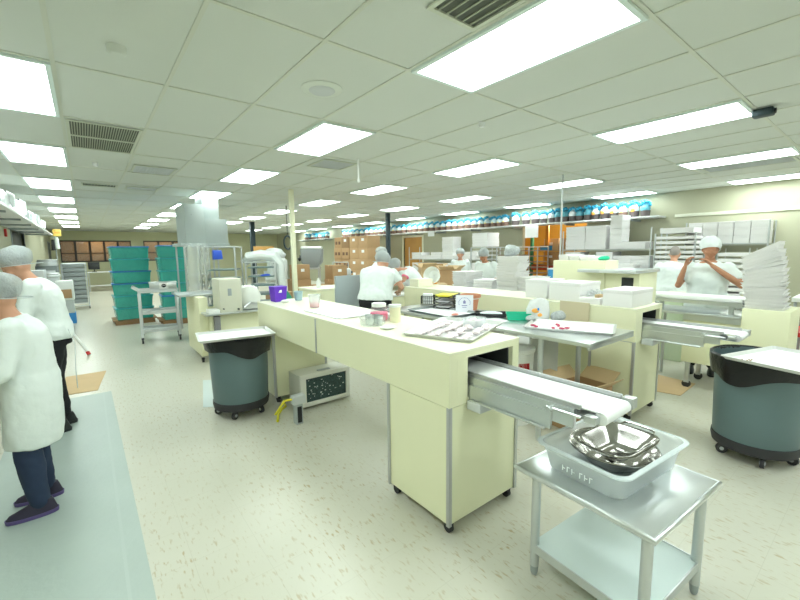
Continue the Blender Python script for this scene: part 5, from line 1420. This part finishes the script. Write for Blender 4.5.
tag(MB(bluecloth).box(-.2, .2, -.3, .3, 0, 1.15, .02).build('blue_bin', bluecloth), 'blue bin in front of the steel sheet racks', 'bin', None, (8.1, 6.25, 0))

# ------------------------------------------------------------------ storage bay seen through the opening
t = thing('pallet_rack', 'orange and red pallet racking inside the storage room', 'racking', (11.0, 4.9, 0))
for y in (0, 2.35):
    MB(mat('rack_green', (0.05, 0.28, 0.16), .5)).box(0, .08, y, y+.08, 0, 2.5).build('upright', None, t)
for z in (.95, 2.4): MB(mat('rack_red', (0.50, 0.06, 0.03), .5)).box(-.02, .06, .08, 2.35, z, z+.14).build('beam', None, t)
MB(carton_d).box(.0, 1.1, 0, 2.4, 1.09, 1.12).build('deck', None, t)
MB(mat('rack_orange', (0.60, 0.25, 0.04), .5)).box(.06, .12, 1.85, 1.95, 1.12, 2.4).build('brace', None, t)
for c_ in range(4):
    for r_ in range(2):
        carton_box('carton in the storage room, %s from the right, %s up' % (ordn(c_), ordn(r_)), (11.45, 5.15+.53*c_, 1.1205+.40*r_), -90, .48, .5, .385, carton_l if (c_+r_) % 3 else carton, False, group='cartons in the storage room')
tag(bx('blue_sign', mat('sign_blue', (0.05, 0.30, 0.65), .5), -.02, 0, -.2, .2, 0, .14, .003), 'small blue sign on the storage racking', 'sign', None, (10.97, 6.75, 1.55))
for c_ in range(4):
    carton_box('carton on the storage room floor, %s from the right' % ordn(c_), (11.45, 5.15+.53*c_, 0), -90, .48, .5, .80, carton, False, group='floor cartons in the storage room')

t = thing('floor_pole', 'white pole with a red tip leaning on the floor behind the bending person', 'pole', (-.10, 7.9, 0))
MB(white).tube([(0, 0, .05), (-.32, .35, .62)], .022, 10).build('pole', None, t)
MB(red).tube([(.012, -.012, .008), (-.006, .006, .055)], .026, 10).build('tip', None, t)
MB(greyl).tube([(-.32, .35, 0), (-.32, .35, .66)], .014, 8).build('stand', None, t)

t = thing('metal_cabinet', 'dark grey cabinet of stacked pans between the left wall and the steel tray rack', 'cabinet', (-1.05, 13.9, 0))
MB(mat('dark_grey_metal', (0.25, 0.28, 0.28), .5, .3)).box(0, .42, 0, .6, 0, 1.30, .006).build('body', None, t)
for k in range(5): MB(steel).box(.01+.01*k, .44, -.03, .58, 1.301+.034*k, 1.33+.034*k, .004).build('pan', None, t)
for k in range(4): MB(greyl).box(.03, .39, -.012, -.0005, .12+.28*k, .34+.28*k, .004).build('drawer', None, t)

steel_table('steel work table beside the two people at the left edge', XL+.02, -.74, 2.7, 5.5, .88, False)
